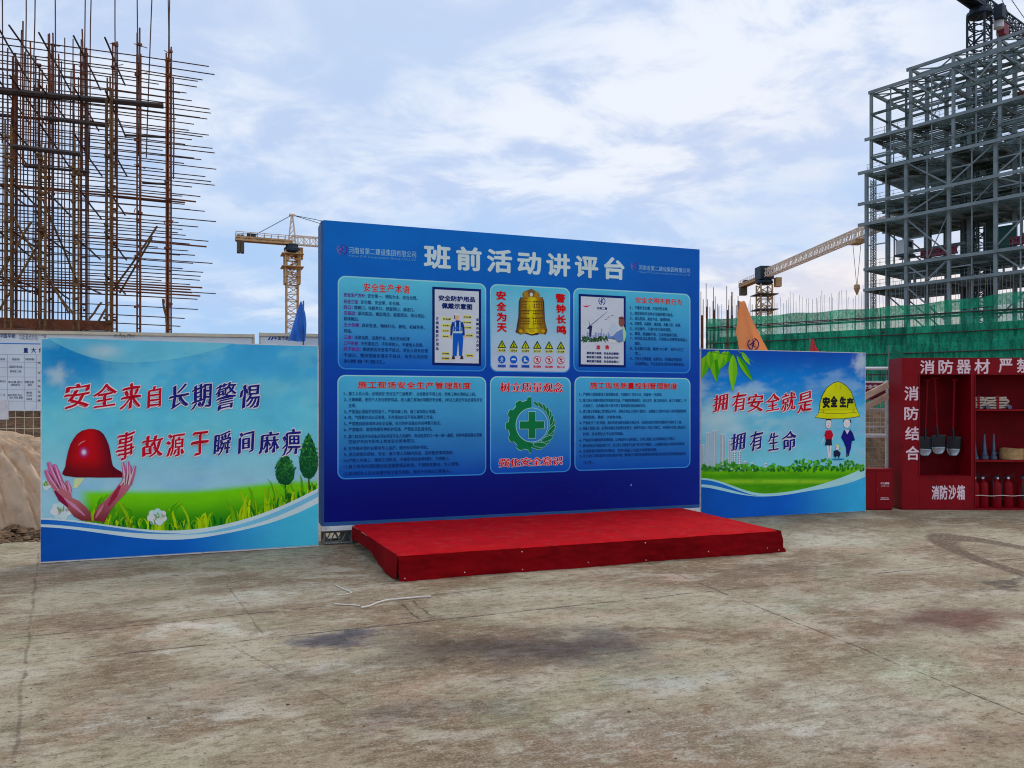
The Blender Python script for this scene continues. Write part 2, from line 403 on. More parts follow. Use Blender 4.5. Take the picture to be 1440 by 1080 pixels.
    for a in (((52, 800), (20, 1060), .009, .45, lin(66, 54, 44), (1, 3)), ((115, 925), (1440, 785), .009, .85, lin(50, 38, 34), (0, 4)),
              ((235, 875), (720, 825), .008, .8, lin(60, 46, 40), (1, 0)), ((1000, 827), (1440, 1005), .008, .8, lin(60, 50, 42), (1.5, 2)),
              ((318, 820), (370, 893), .006, .4), ((560, 846), (590, 871), .008, .8), ((582, 845), (610, 869), .008, .8),
              ((390, 850), (402, 862), .008, .6), ((1000, 805), (1440, 752), .010, .55, lin(60, 50, 42), (0, 3)), ((1230, 745), (1400, 780), .012, .5),
              ((320, 905), (500, 1000), .007, .4)):
        c = joint(c, *a)
    # curved tyre track at the right
    tx, ty = ground_xy(1470, 795)
    rr = k.math('ABSOLUTE', k.math('SUBTRACT', k.vmath('LENGTH', k.vmath('MULTIPLY', k.vmath('SUBTRACT', t, (tx, ty, 0)), (1, .30, 0))), .50))
    tread = k.new('ShaderNodeTexVoronoi'); k.put(tread.inputs['Vector'], t); tread.inputs['Scale'].default_value = 26
    c = k.mix(k.math('MULTIPLY', k.math('MULTIPLY', k.ramp(rr, .11, .07), k.ramp(tread.outputs[0], .15, .5, .35, 1.)), .85), c, lin(92, 72, 56))
    c = k.vmath('MULTIPLY', c, (1.04, .98, .90))
    k.put(p.inputs['Base Color'], c)
    k.put(p.inputs['Roughness'], k.ramp(n2, .3, .7, .62, .92)); p.inputs['Specular IOR Level'].default_value = .3
    b = k.new('ShaderNodeBump'); b.inputs['Strength'].default_value = .8; b.inputs['Distance'].default_value = .02
    k.put(b.inputs['Height'], k.math('ADD', k.math('MULTIPLY', n4, .5), k.math('ADD', k.math('MULTIPLY', n3, .8), k.math('MULTIPLY', n5, .25))))
    k.put(p.inputs['Normal'], b.outputs[0])
    return m

def rot2(x, y, a, ox=0., oy=0.): return (ox + x * cos(a) - y * sin(a), oy + x * sin(a) + y * cos(a))
g = MB(); A0 = radians(ANG)
def slab_pt(s, t): return rot2(s, t, A0, -4.7, 7.9)
c4 = [slab_pt(-.9, 1.5), (-5.2, -8), (24, -8), slab_pt(26, 5.5)]
vs = [(x, y, 0) for x, y in c4] + [(x, y, -.14) for x, y in c4]
g.add(vs, [(0, 1, 2, 3), (0, 4, 5, 1), (1, 5, 6, 2), (2, 6, 7, 3), (3, 7, 4, 0)])
tag(g.build('pavement', ground_material()), 'stained grey brown concrete slab with saw cut joints', None, None, 'structure')

def soil_height(x, y):
    far = max(0., y - 13.5)
    h = -.07 + .05 * fbm(x, y, .7)
    # the excavated bank behind the fences
    bank = sst(y - .22 * x, 13.7, 16.0) * (1.25 + .5 * fbm(x + 20, y, .35)) * (1 - .75 * sst(y, 26, 40))
    return h + bank
gm = MB(); xs = [-60 + 1.0 * i for i in range(121)]; ys = [-10] + [8 + .6 * i for i in range(50)] + [40, 44, 50]
vs = [(x, y, soil_height(x, y) if y > 8 else -.09) for y in ys for x in xs]; k = len(xs)
gm.add(vs, [(j * k + i, j * k + i + 1, (j + 1) * k + i + 1, (j + 1) * k + i) for j in range(len(ys) - 1) for i in range(k - 1)])
tag(gm.build('soil_bank', M['soil_dark'], smooth=True), 'brown bare soil rising to a rough bank behind the fences', None, None, 'structure')
gf = MB(); R = 4000
gf.add([(-R, -R, -.18), (R, -R, -.18), (R, R, -.18), (-R, R, -.18)], [(0, 1, 2, 3)])
tag(gf.build('ground', M['soil']), 'flat brown building site ground reaching to the horizon', None, None, 'structure')

# ------------------------------------------------------------------ main notice board
RED_T, NAVY, WHT = ink(178, 12, 34), ink(14, 34, 92), ink(205, 216, 236)
PALE = ink(160, 198, 228)
PB = Plane(-2.187, 8.88, ANG); BW, BZ0, BZ1, BD = 5.03, .225, 3.745, .40
nb = thing('notice_board', 'tall blue safety notice board with six text panels standing behind the red stage', 'notice board', (PB.x, PB.y, 0), A0)
P = PB.uv
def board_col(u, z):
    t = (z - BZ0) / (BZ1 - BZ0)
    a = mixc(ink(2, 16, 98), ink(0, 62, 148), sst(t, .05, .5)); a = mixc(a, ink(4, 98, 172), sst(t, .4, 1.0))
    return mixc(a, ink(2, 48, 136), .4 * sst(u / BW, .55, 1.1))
# body with a chamfered left edge
b = MB(); ch = .05
sec = [(0, ch), (ch * .6, 0), (BW, 0), (BW, BD), (0, BD)]
m_ = len(sec); vs = [(x, y, BZ0) for x, y in sec] + [(x, y, BZ1) for x, y in sec]
b.add(vs, [tuple(range(m_))[::-1], tuple(range(m_, 2 * m_))] + [(i, (i + 1) % m_, m_ + (i + 1) % m_, m_ + i) for i in range(m_)])
b.build('backing_body', M['board_side'], nb)
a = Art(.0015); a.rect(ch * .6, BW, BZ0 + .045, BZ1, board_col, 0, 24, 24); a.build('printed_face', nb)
b = MB(); b.b2(.0, BW, -.012, .10, BZ0 - .055, BZ0 - .001); b.build('lower_rail', M['white'], nb)
# steel truss feet under the board
def truss_foot(x0, x1):
    b = MB()
    for y in (.06, .34):
        for z in (.015, .15): b.tube((x0, y, z), (x1, y, z), .014)
        for i in range(5):
            xa, xb = x0 + (x1 - x0) * i / 5, x0 + (x1 - x0) * (i + 1) / 5
            b.tube((xa, y, .015 if i % 2 else .15), (xb, y, .15 if i % 2 else .015), .008)
    for x in (x0 + .01, x1 - .01):
        for z in (.015, .15): b.tube((x, .06, z), (x, .34, z), .012)
        for y in (.06, .34): b.tube((x, y, .0), (x, y, .17), .014)
    b.b2(x0 + .2, x1 + .12, .16, .175, 0, .168)
    return b
truss_foot(.03, .36).build('truss_foot', M['galv'], nb)
truss_foot(BW - .42, BW - .14).build('truss_foot', M['galv'], nb)
for x in (1.2, 2.4, 3.6): b = MB(); b.b2(x, x + .09, .1, .3, 0, BZ0 - .056); b.build('support_block', M['galv'], nb)

def ubox(fn, x0, y0, x1, y1, ox=0, oy=0, s=1.):
    """pixel box of an upright label -> (u0, z0, u1, z1) on the plane (heights taken at its left edge)"""
    X0, Y0, X1, Y1 = ox + x0 / s, oy + y0 / s, ox + x1 / s, oy + y1 / s
    u0, z1 = fn(X0, Y0); _, z0 = fn(X0, Y1); u1, _ = fn(X1, Y0)
    return u0, z0, u1, z1

a = Art(.004); u0, z0, u1, z1 = ubox(P, 596, 343, 632, 377); uE = P(878, 375)[0]
a.text('班前活动讲评台', u0, z0, uE, z0 + (z1 - z0) * 1.0, ink(186, 212, 252), .028, 0, 1.34, outline=ink(140, 180, 232), ow=.010)
a.build('title_lettering', nb)

def logo_mark(a, u, z, r, c, ly=0, c2=None):
    c2 = c2 or c
    a.ring(u, z, r * .80, r, c, ly, 20, radians(-70), radians(80)); a.ring(u, z, r * .80, r, c2, ly, 14, radians(130), radians(260))
    a.stroke([(u - r * .75, z - r * .2), (u - r * .1, z + r * .15), (u + r * .45, z + r * .75)], [r * .12, r * .3, r * .08], c2, ly)
    a.stroke([(u - r * .1, z + r * .9), (u + r * .05, z + r * .1), (u - r * .25, z - r * .85)], [r * .1, r * .32, r * .1], c, ly + 1)
    a.stroke([(u - r * .25, z - r * .2), (u + r * .55, z - r * .45)], [r * .2, r * .06], c2, ly + 1)
for (lx, ly_, x0, x1, yt, yb) in ((481, 351, 490.5, 585, 347, 356.5), (892, 374.5, 898, 970, 372.5, 379.5)):
    a = Art(.004); u, z = P(lx, ly_); rr = .062 if lx < 600 else .055
    logo_mark(a, u, z, rr, ink(66, 54, 138), 0, ink(120, 92, 150))
    ua, za, ub, zb = ubox(P, x0, yt, x1, yb)
    a.text('河南省第二建设集团有限公司', ua, za, ub, zb, ink(136, 176, 222), .012, 0, 1.05)
    a.text('Henan D·R Construction Group CO.,LTD', ua, za - .046, ub, za - .012, ink(104, 152, 208), .0, 0)
    a.build('company_logo', nb)

def panel(q, top, bot, nm='text_panel', lay=True):
    """q: four pixel corners TL TR BR BL"""
    us = [P(*c) for c in q]; u0 = (us[0][0] + us[3][0]) / 2; u1 = (us[1][0] + us[2][0]) / 2
    z1 = (us[0][1] + us[1][1]) / 2; z0 = (us[2][1] + us[3][1]) / 2
    a = Art(.003, .0012)
    a.rrect((u0, u1, z0, z1), .09, lambda u, z: mixc(ink(64, 132, 206), ink(150, 205, 235), (z - z0) / (z1 - z0)), 0)
    r = .014
    a.rrect((u0 + r, u1 - r, z0 + r, z1 - r), .08, lambda u, z: mixc(bot, top, (z - z0) / (z1 - z0)), 1)
    return a.build(nm, nb), (u0, u1, z0, z1)
pan1, q1 = panel(((475.4, 388.5), (683.3, 397.9), (683.8, 521.9), (474.4, 519.8)), ink(96, 178, 208), ink(10, 84, 168))
pan2, q2 = panel(((689, 400), (801, 404.4), (802, 523.3), (689, 524)), ink(92, 176, 218), ink(178, 186, 226), 'bell_panel')
pan3, q3 = panel(((805.6, 406), (970.7, 412.2), (970.7, 524.4), (806.7, 523.3)), ink(88, 172, 206), ink(12, 82, 164))
pan4, q4 = panel(((474.4, 528), (684, 529), (683.3, 667.7), (474.4, 674.6)), ink(84, 166, 206), ink(6, 68, 150))
pan5, q5 = panel(((689, 529.5), (803, 530), (801.8, 663.3), (689, 667)), ink(84, 166, 210), ink(4, 72, 160), 'emblem_panel')
pan6, q6 = panel(((808.4, 530.4), (970.7, 531), (970.7, 656.7), (807, 663.3)), ink(80, 160, 202), ink(6, 72, 154))

def heading(parent, st, box, o, s, bold=.02, space=1.12, outline=None, ow=.028, nib=(0., 0.), warp=None):
    a = Art(.0075); u0, z0, u1, z1 = ubox(P, *box, *o, s); a.text(st, u0, z0, u1, z1, RED_T, bold, 0, space, outline=outline, ow=ow, nib=nib, warp=warp)
    return a.build('heading', parent)
SHADE = ink(120, 172, 206)
heading(pan1, '安全生产术语', (342, 470, 652, 528), (440, 300), 4.8, .018, 1.12, outline=ink(170, 205, 228), ow=.022)
heading(pan3, '安全文明不良行为', (748, 140, 1270, 207), (800, 400), 8, .02, 1.06, outline=ink(160, 200, 226), ow=.022)
heading(pan4, '施工现场安全生产管理制度', (302, 172, 1065, 222), (440, 500), 4.8, .03, 1.14, outline=ink(160, 200, 226), ow=.022)
heading(pan6, '施工现场质量控制管理制度', (672, 122, 1225, 165), (680, 510), 4.5, .03, 1.06, outline=ink(150, 195, 224), ow=.022)

def body(parent, rows, o, s, em, col, xnum=None, lead=None, bold=.012):
    a = Art(.0075)
    for r in rows:
        x0, yc, x1, txt = r[:4]
        u0, z = P(o[0] + x0 / s, o[1] + yc / s); u1 = P(o[0] + x1 / s, o[1])[0]; zb = z - em * .36
        if len(r) > 4:                                  # coloured lead-in
            n0 = len(r[4]); u2 = u0 + (u1 - u0) * n0 / (n0 + len(txt)) 
            a.text(r[4], u0, zb, u2 - em * .35, 0, lead, bold + .01, 0, em=em); a.text(txt, u2, zb, u1, 0, col, bold, 0, em=em)
        else:
            if xnum is not None and txt[0].isdigit():
                i = txt.index('、') + 1; un = P(o[0] + xnum / s, o[1])[0]
                a.text(txt[:i], un, zb, un + em * .55 * i * .8, 0, col, bold, 0, em=em); txt = txt[i:]
            a.text(txt, u0, zb, u1, 0, col, bold, 0, em=em)
    return a.build('body_text', parent)
INKT = ink(12, 40, 96)
body(pan1, [(208, 550, 705, '安全第一、预防为主、综合治理。', '安全生产方针：'), (208, 594, 590, '安全帽、安全带、安全网。', '安全三宝：'),
            (208, 633, 685, '楼梯口、电梯井口、预留洞口、通道口。', '四口：'), (208, 672, 760, '基坑临边、楼层周边、屋面周边、阳台周边、', '五临边：'),
            (208, 711, 310, '楼梯侧边。'), (208, 752, 755, '高处坠落、物体打击、触电、机械伤害、', '五大伤害：'), (208, 794, 263, '坍塌。'),
            (208, 836, 652, '违章指挥、违章作业、违反劳动纪律', '三违：'), (208, 876, 745, '不伤害自己、不伤害他人、不被他人伤害。', '三不伤害：'),
            (208, 915, 775, '事故原因未查清不放过、责任人员未处理', '四不放过：'), (208, 957, 775, '不放过、整改措施未落实不放过、有关人员未受'), (208, 998, 485, '到教育不放过。')],
     (440, 300), 4.8, .049, INKT, None, ink(92, 40, 128))
body(pan3, [(738, 262, 1115, '1、不戴好安全帽，不系好安全带。'), (738, 325, 1175, '2、随意拆除安全防护设施和警示标志。'), (738, 383, 1145, '3、酒后登高、高处作业、抛掷物料。'),
            (738, 440, 1255, '4、穿拖鞋、高跟鞋、硬底鞋、赤脚上班、赤膊。'), (738, 497, 1150, '5、无证操作，不遵守安全操作规程。'), (738, 555, 1220, '6、攀爬、跨越脚手架，在高处嬉闹打闹。'),
            (738, 606, 1330, '7、电线乱拉乱接乱搭，不用插头直接把电线插入'), (738, 662, 805, '插座。'), (738, 720, 1285, '8、乱丢烟头垃圾，随地“大小便”，损坏公共卫'), (738, 776, 805, '生。'),
            (738, 835, 1275, '9、在禁火区域吸烟、违章动火、不按规定堆放材料'), (738, 890, 1300, '及易燃物品，不在指定地点停放车辆和机具。')],
     (800, 400), 8, .050, INKT, 685)
body(pan4, [(240, 257, 1100, '1、施工人员入场，必须接受“安全生产三级教育”，未经教育不得上岗，特殊工种必须持证上岗。'), (240, 297, 1142, '2、正确佩戴、使用个人安全防护用品。进入施工现场必须戴好安全帽，2米以上高空作业必须系好安'),
            (240, 338, 292, '全带。'), (240, 379, 832, '3、严禁酒后或疲劳冒险蛮干，严禁赤脚上岗，施工现场禁止吸烟。'), (240, 418, 815, '4、电、气焊要办动火证审批，不办理动火证不得从事焊工作业。'),
            (240, 460, 865, '5、严禁擅自拆除或移动安全设施，安全防护设施应有各种警示标志。'), (240, 500, 805, '6、严禁嬉戏、随意跨越各种防护设施，严禁乱拉乱接电线。'), (240, 547, 1140, '7、施工机具及用电设备必须由持证专业人员操作，电动机具实行一机一闸一漏保，各种电缆线路必须架'),
            (240, 582, 690, '空保护并由专职电工检查安全用电情况。'), (240, 628, 780, '8、在特殊环境作业要有专人监护，做好安全防护到位。'), (240, 668, 950, '9、项目部组织质检、安全、施工等人员随时巡查，及时整改事故隐患。'),
            (240, 709, 925, '10、严格工序施工，做到工完料清，不随意堆放各种材料，文明施工。'), (240, 750, 990, '11、施工现场的消防器材及设施要保证使用，不得随意挪动，专人管理。'), (240, 797, 930, '12、现场所有人员必须遵守安全操作规程，做到不伤害自己和他人。')],
     (440, 500), 4.8, .049, INKT, 208)
body(pan6, [(628, 200, 1130, '1、严格执行国家建设工程质量标准，牢固树立“百年大计，质量第一”的思想。'), (628, 238, 1282, '2、施工前认真做好图纸会审和技术交底，严格按照图纸规范、设计文件、施工组织设计、施工方案施工，不'),
            (628, 272, 1028, '合格返工，认真做好各分部分项工程质量检查验收和评定。'), (628, 308, 1282, '3、建立健全质量施工管理保证体系，质检员持证上岗并行使权力，加强施工过程中各道工序的质量控制管'),
            (628, 345, 875, '理和监督，确保一次验收合格。'), (628, 381, 1255, '4、严格执行“三检”制度，原材料进场要有质量合格证书，未经检验的材料及构配件不得用于工程。'), (628, 415, 1282, '5、隐蔽工程施工前，必须经质量员及监理检查签字，否则不得进入下道工序施工，对质量不合格工程应返工'),
            (628, 452, 885, '处理，并对责任人予以处罚通报。'), (628, 490, 1215, '6、严格执行样板制度和挂牌制度，以样板指导大面积施工，分项工程施工前先做样板后方可施工。'), (628, 525, 1270, '7、做好成品及半成品保护工作，对上道工序质量不合格下道工序不得施工，认真做好质量记录和技术资料收'),
            (628, 560, 1095, '8、发现质量问题要及时整改，坚持“质量三不放过”的原则处理。'), (628, 590, 1280, '9、完工后对工程质量进行自检互检和专检，做好竣工资料的收集整理归档并配合有关部门进行质量验收评定'), (628, 632, 700, '工作。')],
     (680, 510), 4.5, .046, INKT, 605)

# poster with the protected worker
def poster_frame(parent, q, nm='poster'):
    us = [P(*c) for c in q]; u0 = (us[0][0] + us[3][0]) / 2; u1 = (us[1][0] + us[2][0]) / 2; z1 = (us[0][1] + us[1][1]) / 2; z0 = (us[2][1] + us[3][1]) / 2
    b = Art(.0075); b.rect(u0, u1, z0, z1, ink(8, 30, 92), 0); b.rect(u0 + .03, u1 - .03, z0 + .03, z1 - .03, ink(184, 192, 224), 1)
    return b, u0, u1, z0, z1
a, *_ = poster_frame(pan1, ((606.5, 403), (676, 407), (676.5, 514.5), (609, 513.5)))
Z8 = lambda x, y: P(600 + x / 8.31, 395 + y / 8.31)
def tz(a, st, x0, y0, x1, y1, col, bold=.03, ly=2, fn=Z8, space=1.): 
    u0, zt = fn(x0, y0); _, zb = fn(x0, y1); u1, _ = fn(x1, y0); a.text(st, u0, zb, u1, zt, col, bold, ly, space)
tz(a, '安全防护用品', 135, 165, 565, 232, NAVY, .045); tz(a, '佩戴示意图', 173, 255, 530, 325, NAVY, .045)
for i, c in enumerate('正确佩戴防护用品'): tz(a, c, 103, 422 + i * 50, 138, 460 + i * 50, NAVY, .03)
for i, c in enumerate('保障你和他人安全'): tz(a, c, 575, 437 + i * 50, 607, 473 + i * 50, NAVY, .03)
YEL, YEL2 = ink(196, 196, 110), ink(206, 190, 90)
for (x0, y0, x1, y1, st, k_) in ((178, 428, 290, 462, '安全帽', 0), (175, 505, 285, 537, '反光背心', 0), (175, 568, 268, 598, '安全带', 0), (175, 632, 266, 664, '绝缘手套', 0), (170, 832, 272, 866, '劳保鞋', 0), (170, 888, 272, 922, '防砸鞋', 1),
                            (420, 405, 530, 440, '护目镜', 0), (418, 470, 528, 500, '防护面罩', 0), (422, 530, 530, 560, '工作服', 0), (450, 620, 545, 655, '安全绳', 0), (455, 858, 548, 888, '绝缘鞋', 1)):
    A_, B_ = Z8(x0, y1), Z8(x1, y0); a.rect(A_[0], B_[0], A_[1], B_[1], YEL2 if k_ else YEL, 2); tz(a, st, x0 + 10, y0 + 8, x1 - 12, y1 - 7, NAVY, .03, 3)
BLU, BLU2, SKIN = ink(20, 84, 168), ink(12, 52, 128), ink(206, 160, 130)
def zp(*pts): return [Z8(*q) for q in pts]
a.poly(zp((305, 610), (430, 610), (425, 700), (412, 880), (378, 880), (366, 700), (348, 880), (300, 880)), BLU, 3)
a.poly(zp((318, 478), (345, 462), (378, 462), (402, 478), (408, 612), (308, 612)), BLU2, 4)
a.stroke(zp((312, 485), (292, 540), (284, 640)), [.035, .033, .024], BLU2, 3); a.stroke(zp((404, 485), (424, 540), (432, 640)), [.035, .033, .024], BLU2, 3)
a.poly(zp((308, 590), (408, 590), (408, 612), (308, 612)), ink(170, 200, 226), 5)
for x in (325, 378): a.poly(zp((x, 478), (x + 16, 478), (x + 14, 585), (x + 2, 585)), ink(150, 190, 226), 5)
a.poly(zp((330, 540), (375, 540), (375, 570), (330, 570)), BLU, 5)
c0 = Z8(350, 425); a.ell(c0[0], c0[1], .026, .036, SKIN, 4); c0 = Z8(350, 405); a.ell(c0[0], c0[1], .034, .026, ink(226, 228, 232), 5, 16, 0, 0, pi)
a.poly(zp((318, 400), (330, 400), (332, 445), (320, 445)), ink(30, 40, 60), 4)
for x in (284, 434): c0 = Z8(x, 655); a.ell(c0[0], c0[1], .013, .018, SKIN, 4)
for x0, x1 in ((288, 330), (386, 428)): a.poly(zp((x0, 915), (x0 + 12, 875), (x1 - 8, 875), (x1, 915)), ink(60, 40, 40), 4)
a.build('poster', pan1)

# poster of the kneeling man by the power station
a, *_ = poster_frame(pan3, ((812, 413.5), (879.5, 416.5), (879.5, 516), (815, 516.3)))
Y8 = lambda x, y: P(800 + x / 8, 400 + y / 8)
def yp(*pts): return [Y8(*q) for q in pts]
c0 = Y8(368, 190); logo_mark(a, c0[0], c0[1], .050, ink(16, 52, 130), 2)
tz(a, '河南二建', 310, 252, 428, 282, NAVY, .03, 2, Y8)
a.stroke(yp((152, 240), (180, 250), (240, 236)), [.004, .016, .004], ink(190, 30, 80), 2); a.ell(*Y8(198, 248), .018, .010, ink(190, 30, 80), 3)
a.stroke(yp((215, 485), (430, 305)), [.012, .004], ink(70, 80, 120), 2); a.stroke(yp((235, 480), (220, 405)), [.01, .004], ink(40, 50, 84), 2)
a.poly(yp((200, 500), (225, 465), (262, 465), (255, 500), (248, 590), (226, 590), (225, 500)), ink(28, 38, 70), 3)
for x, y in ((415, 392), (445, 368), (480, 352)): a.stroke(yp((x - 16, y + 5), (x, y), (x + 18, y - 4)), [.002, .009, .002], ink(40, 44, 90), 2)
r2 = random.Random(4)
for i in range(18):
    x = 145 + i * 18; h = r2.uniform(18, 70) * (1.6 if i in (10, 12) else 1); w = r2.uniform(8, 14)
    a.poly(yp((x, 625), (x, 600 - h), (x + w, 600 - h), (x + w, 625)), ink(118, 136, 176), 2)
for i in range(90):
    x = r2.uniform(135, 600); y = r2.uniform(590, 640); c0 = Y8(x, y); g_ = r2.uniform(.6, 1.2); a.ell(c0[0], c0[1], r2.uniform(.012, .026), r2.uniform(.008, .016), ink(62 * g_, 104 * g_, 66 * g_), 3 + i % 3, 7, r2.uniform(0, 3))
a.poly(yp((500, 605), (510, 580), (560, 520), (590, 505), (618, 520), (618, 640), (540, 645)), ink(96, 124, 170), 6)
a.stroke(yp((560, 540), (500, 592), (430, 600)), [.05, .035, .02], ink(96, 124, 176), 7); a.stroke(yp((608, 480), (622, 560), (616, 640)), [.03, .05, .02], ink(150, 190, 150), 7)
a.poly(yp((430, 610), (520, 625), (540, 655), (450, 658)), ink(196, 208, 226), 6)
c0 = Y8(588, 425); a.ell(c0[0], c0[1], .042, .06, ink(120, 74, 68), 8); c0 = Y8(586, 390); a.ell(c0[0], c0[1], .042, .032, ink(104, 52, 52), 9, 16, 0, 0, pi)
a.poly(yp((450, 500), (500, 430), (550, 490), (490, 560)), ink(168, 186, 222), 5)
tz(a, '忠', 305, 682, 350, 730, RED_T, .05, 6, Y8); tz(a, '告', 405, 682, 450, 730, RED_T, .05, 6, Y8)
for i, st in enumerate(('事故源于麻痹，安全来自警惕！', '事故源于违章，安全来自守纪！', '事故源于隐患，安全来自细心！')): tz(a, st, 196, 756 + 46 * i, 562, 786 + 46 * i, NAVY, .03, 6, Y8)
a.build('poster', pan3)

# bell panel
V8 = lambda x, y: P(690 + x / 8.31, 400 + y / 8.31)
a = Art(.0075)
for i, c in enumerate('安全为天'): tz(a, c, 62 + i * 3, 75 + i * 125, 178 + i * 3, 180 + i * 125, RED_T, .045, 0, V8)
a.build('motto_lettering', pan2); a = Art(.0075)
for i, c in enumerate('警钟长鸣'): tz(a, c, 755 + i * 5, 105 + i * 124, 870 + i * 4, 212 + i * 123, RED_T, .045, 0, V8)
a.build('motto_lettering', pan2)
a = Art(.0075); rows = []
prof = [(150, 348, 602), (165, 338, 608), (200, 330, 612), (260, 328, 614), (300, 328, 616), (340, 326, 618), (380, 325, 622), (430, 322, 628), (470, 316, 640), (510, 304, 650), (535, 298, 656), (560, 300, 655)]
bc = {}
for (y, xa, xb) in prof:
    row = []
    for i in range(17):
        t = i / 16; yy = y + (22 * abs(sin(t * pi * 3)) if y >= 560 else 0); p_ = V8(xa + (xb - xa) * t, yy); row.append(p_)
        edge = abs(t - .52) * 2; c = mixc(ink(214, 186, 44), ink(142, 106, 40), sst(edge, .1, .6)); c = mixc(c, ink(58, 44, 34), sst(edge, .72, 1.05))
        c = mixc(c, ink(70, 52, 26), .45 * sst(fbm(t * 9, y * .03, 1.7), -.05, .5)); bc[p_] = c
    rows.append(row)
def bcol(u, z): return min(((abs(u - q[0]) + abs(z - q[1])), c) for q, c in bc.items())[1]
a.grid(rows, bcol, 1)
out = [V8(x, y) for x, y in ((346, 150), (326, 200), (322, 380), (296, 535), (286, 548), (300, 565), (350, 585), (400, 575), (480, 598), (545, 588), (580, 572), (640, 585), (660, 540), (632, 430), (622, 200), (604, 150))]
a.poly(out, ink(52, 38, 34), 0)
for y in (190, 300, 385, 505): a.stroke([V8(330 - (y > 450) * 16 + (288 + (y > 450) * 30) * i / 8, y + 8 * sin(pi * i / 8)) for i in range(9)], .006, ink(86, 64, 26), 2)
a.ell(*V8(470, 122), .118, .062, ink(132, 100, 44), 0, 16); a.ell(*V8(410, 118), .03, .04, ink(150, 118, 50), 1, 10); a.ell(*V8(530, 118), .03, .04, ink(150, 118, 50), 1, 10); a.ell(*V8(472, 90), .05, .04, ink(104, 84, 56), 1, 10); a.ell(*V8(472, 120), .02, .026, ink(206, 200, 190), 2, 10)
for x in (350, 490, 610): a.ell(*V8(x, 545), .026, .02, ink(176, 146, 50), 2, 10)
for r0, c0, dy in (((345, 410), (4, 3), 205), ((510, 590), (4, 3), 205), ((345, 440), (6, 2), 310), ((500, 600), (6, 2), 310), ((345, 440), (6, 3), 400), ((500, 605), (6, 3), 400)):
    for i in range(c0[0]):
        for j in range(c0[1]):
            x = r0[0] + (r0[1] - r0[0]) * i / max(1, c0[0] - 1); y = dy + j * 30; a.ell(*V8(x, y), .009, .011, ink(84, 62, 28), 2, 6, rnd.uniform(0, 3))
a.build('bell_print', pan2)
a = Art(.0075); UV = ink(24, 84, 174)
SG = {'当心坠落': 0, '注意安全': 1, '当心触电': 2, '当心火灾': 3, '当心吊物': 4, '当心机械': 5}
for i, st in enumerate(SG):
    x = 130 + i * 137.5; y = 652 + i * 3
    a.poly([V8(x, y - 4), V8(x + 50, y + 90), V8(x - 50, y + 90)], ink(34, 52, 24), 0); a.poly([V8(x, y + 22), V8(x + 33, y + 80), V8(x - 33, y + 80)], ink(182, 192, 60), 1)
    a.stroke([V8(x - 6 + 3 * (i % 3), y + 38), V8(x + 5 - 4 * (i % 2), y + 56), V8(x - 2, y + 76)], [.008, .014, .008], ink(34, 52, 24), 2)
    if i % 2: a.stroke([V8(x - 16, y + 72), V8(x + 16, y + 72)], .008, ink(34, 52, 24), 2)
    A_, B_ = V8(x - 46, y + 134), V8(x + 46, y + 98); a.rect(A_[0], B_[0], A_[1], B_[1], ink(196, 208, 120), 0); tz(a, st, x - 40, y + 104, x + 40, y + 130, ink(30, 50, 40), .03, 1, V8)
for i, st in enumerate(('必须系安全带', '必须戴防护镜', '必须穿防护鞋', '禁止攀登', '禁止抛物', '禁止入内')):
    x = 128 + i * 138; y = 876 + i * 2; blue = i < 3; c = V8(x, y)
    a.ell(c[0], c[1], .049, .049, UV if blue else ink(186, 30, 60), 0)
    if not blue: a.ell(c[0], c[1], .040, .040, ink(206, 200, 222), 1)
    g_ = ink(180, 206, 234) if blue else ink(52, 40, 54)
    if i == 1: a.ell(c[0], c[1], .030, .016, g_, 2, 14, 0, 0, pi); a.rect(c[0] - .03, c[0] + .03, c[1] - .008, c[1], g_, 2)
    elif i == 2: a.poly([(c[0] - .02, c[1] + .025), (c[0], c[1] + .025), (c[0] + .002, c[1] - .002), (c[0] + .028, c[1] - .012), (c[0] + .028, c[1] - .024), (c[0] - .022, c[1] - .024)], g_, 2)
    else:
        a.ell(c[0], c[1] + .020, .009, .010, g_, 2, 8); a.stroke([(c[0], c[1] + .012), (c[0] + .003, c[1] - .008)], [.016, .012], g_, 2)
        a.stroke([(c[0] - .018, c[1] - .03), (c[0], c[1] - .006), (c[0] + .014, c[1] - .03)], .008, g_, 2); a.stroke([(c[0] - .022, c[1]), (c[0] + .002, c[1] + .008), (c[0] + .022, c[1] + .002 + .01 * (i % 2))], .007, g_, 2)
    if not blue: a.stroke([(c[0] - .032, c[1] + .032), (c[0] + .032, c[1] - .032)], .009, ink(186, 30, 60), 3)
    A_, B_ = V8(x - 46, y + 92), V8(x + 46, y + 62)
    if blue: a.rect(A_[0], B_[0], A_[1], B_[1], ink(70, 110, 190), 0)
    tz(a, st, x - 44, y + 64, x + 44, y + 90, ink(16, 60, 140) if blue else ink(186, 30, 60), .03, 1, V8)
a.build('safety_pictograms', pan2)

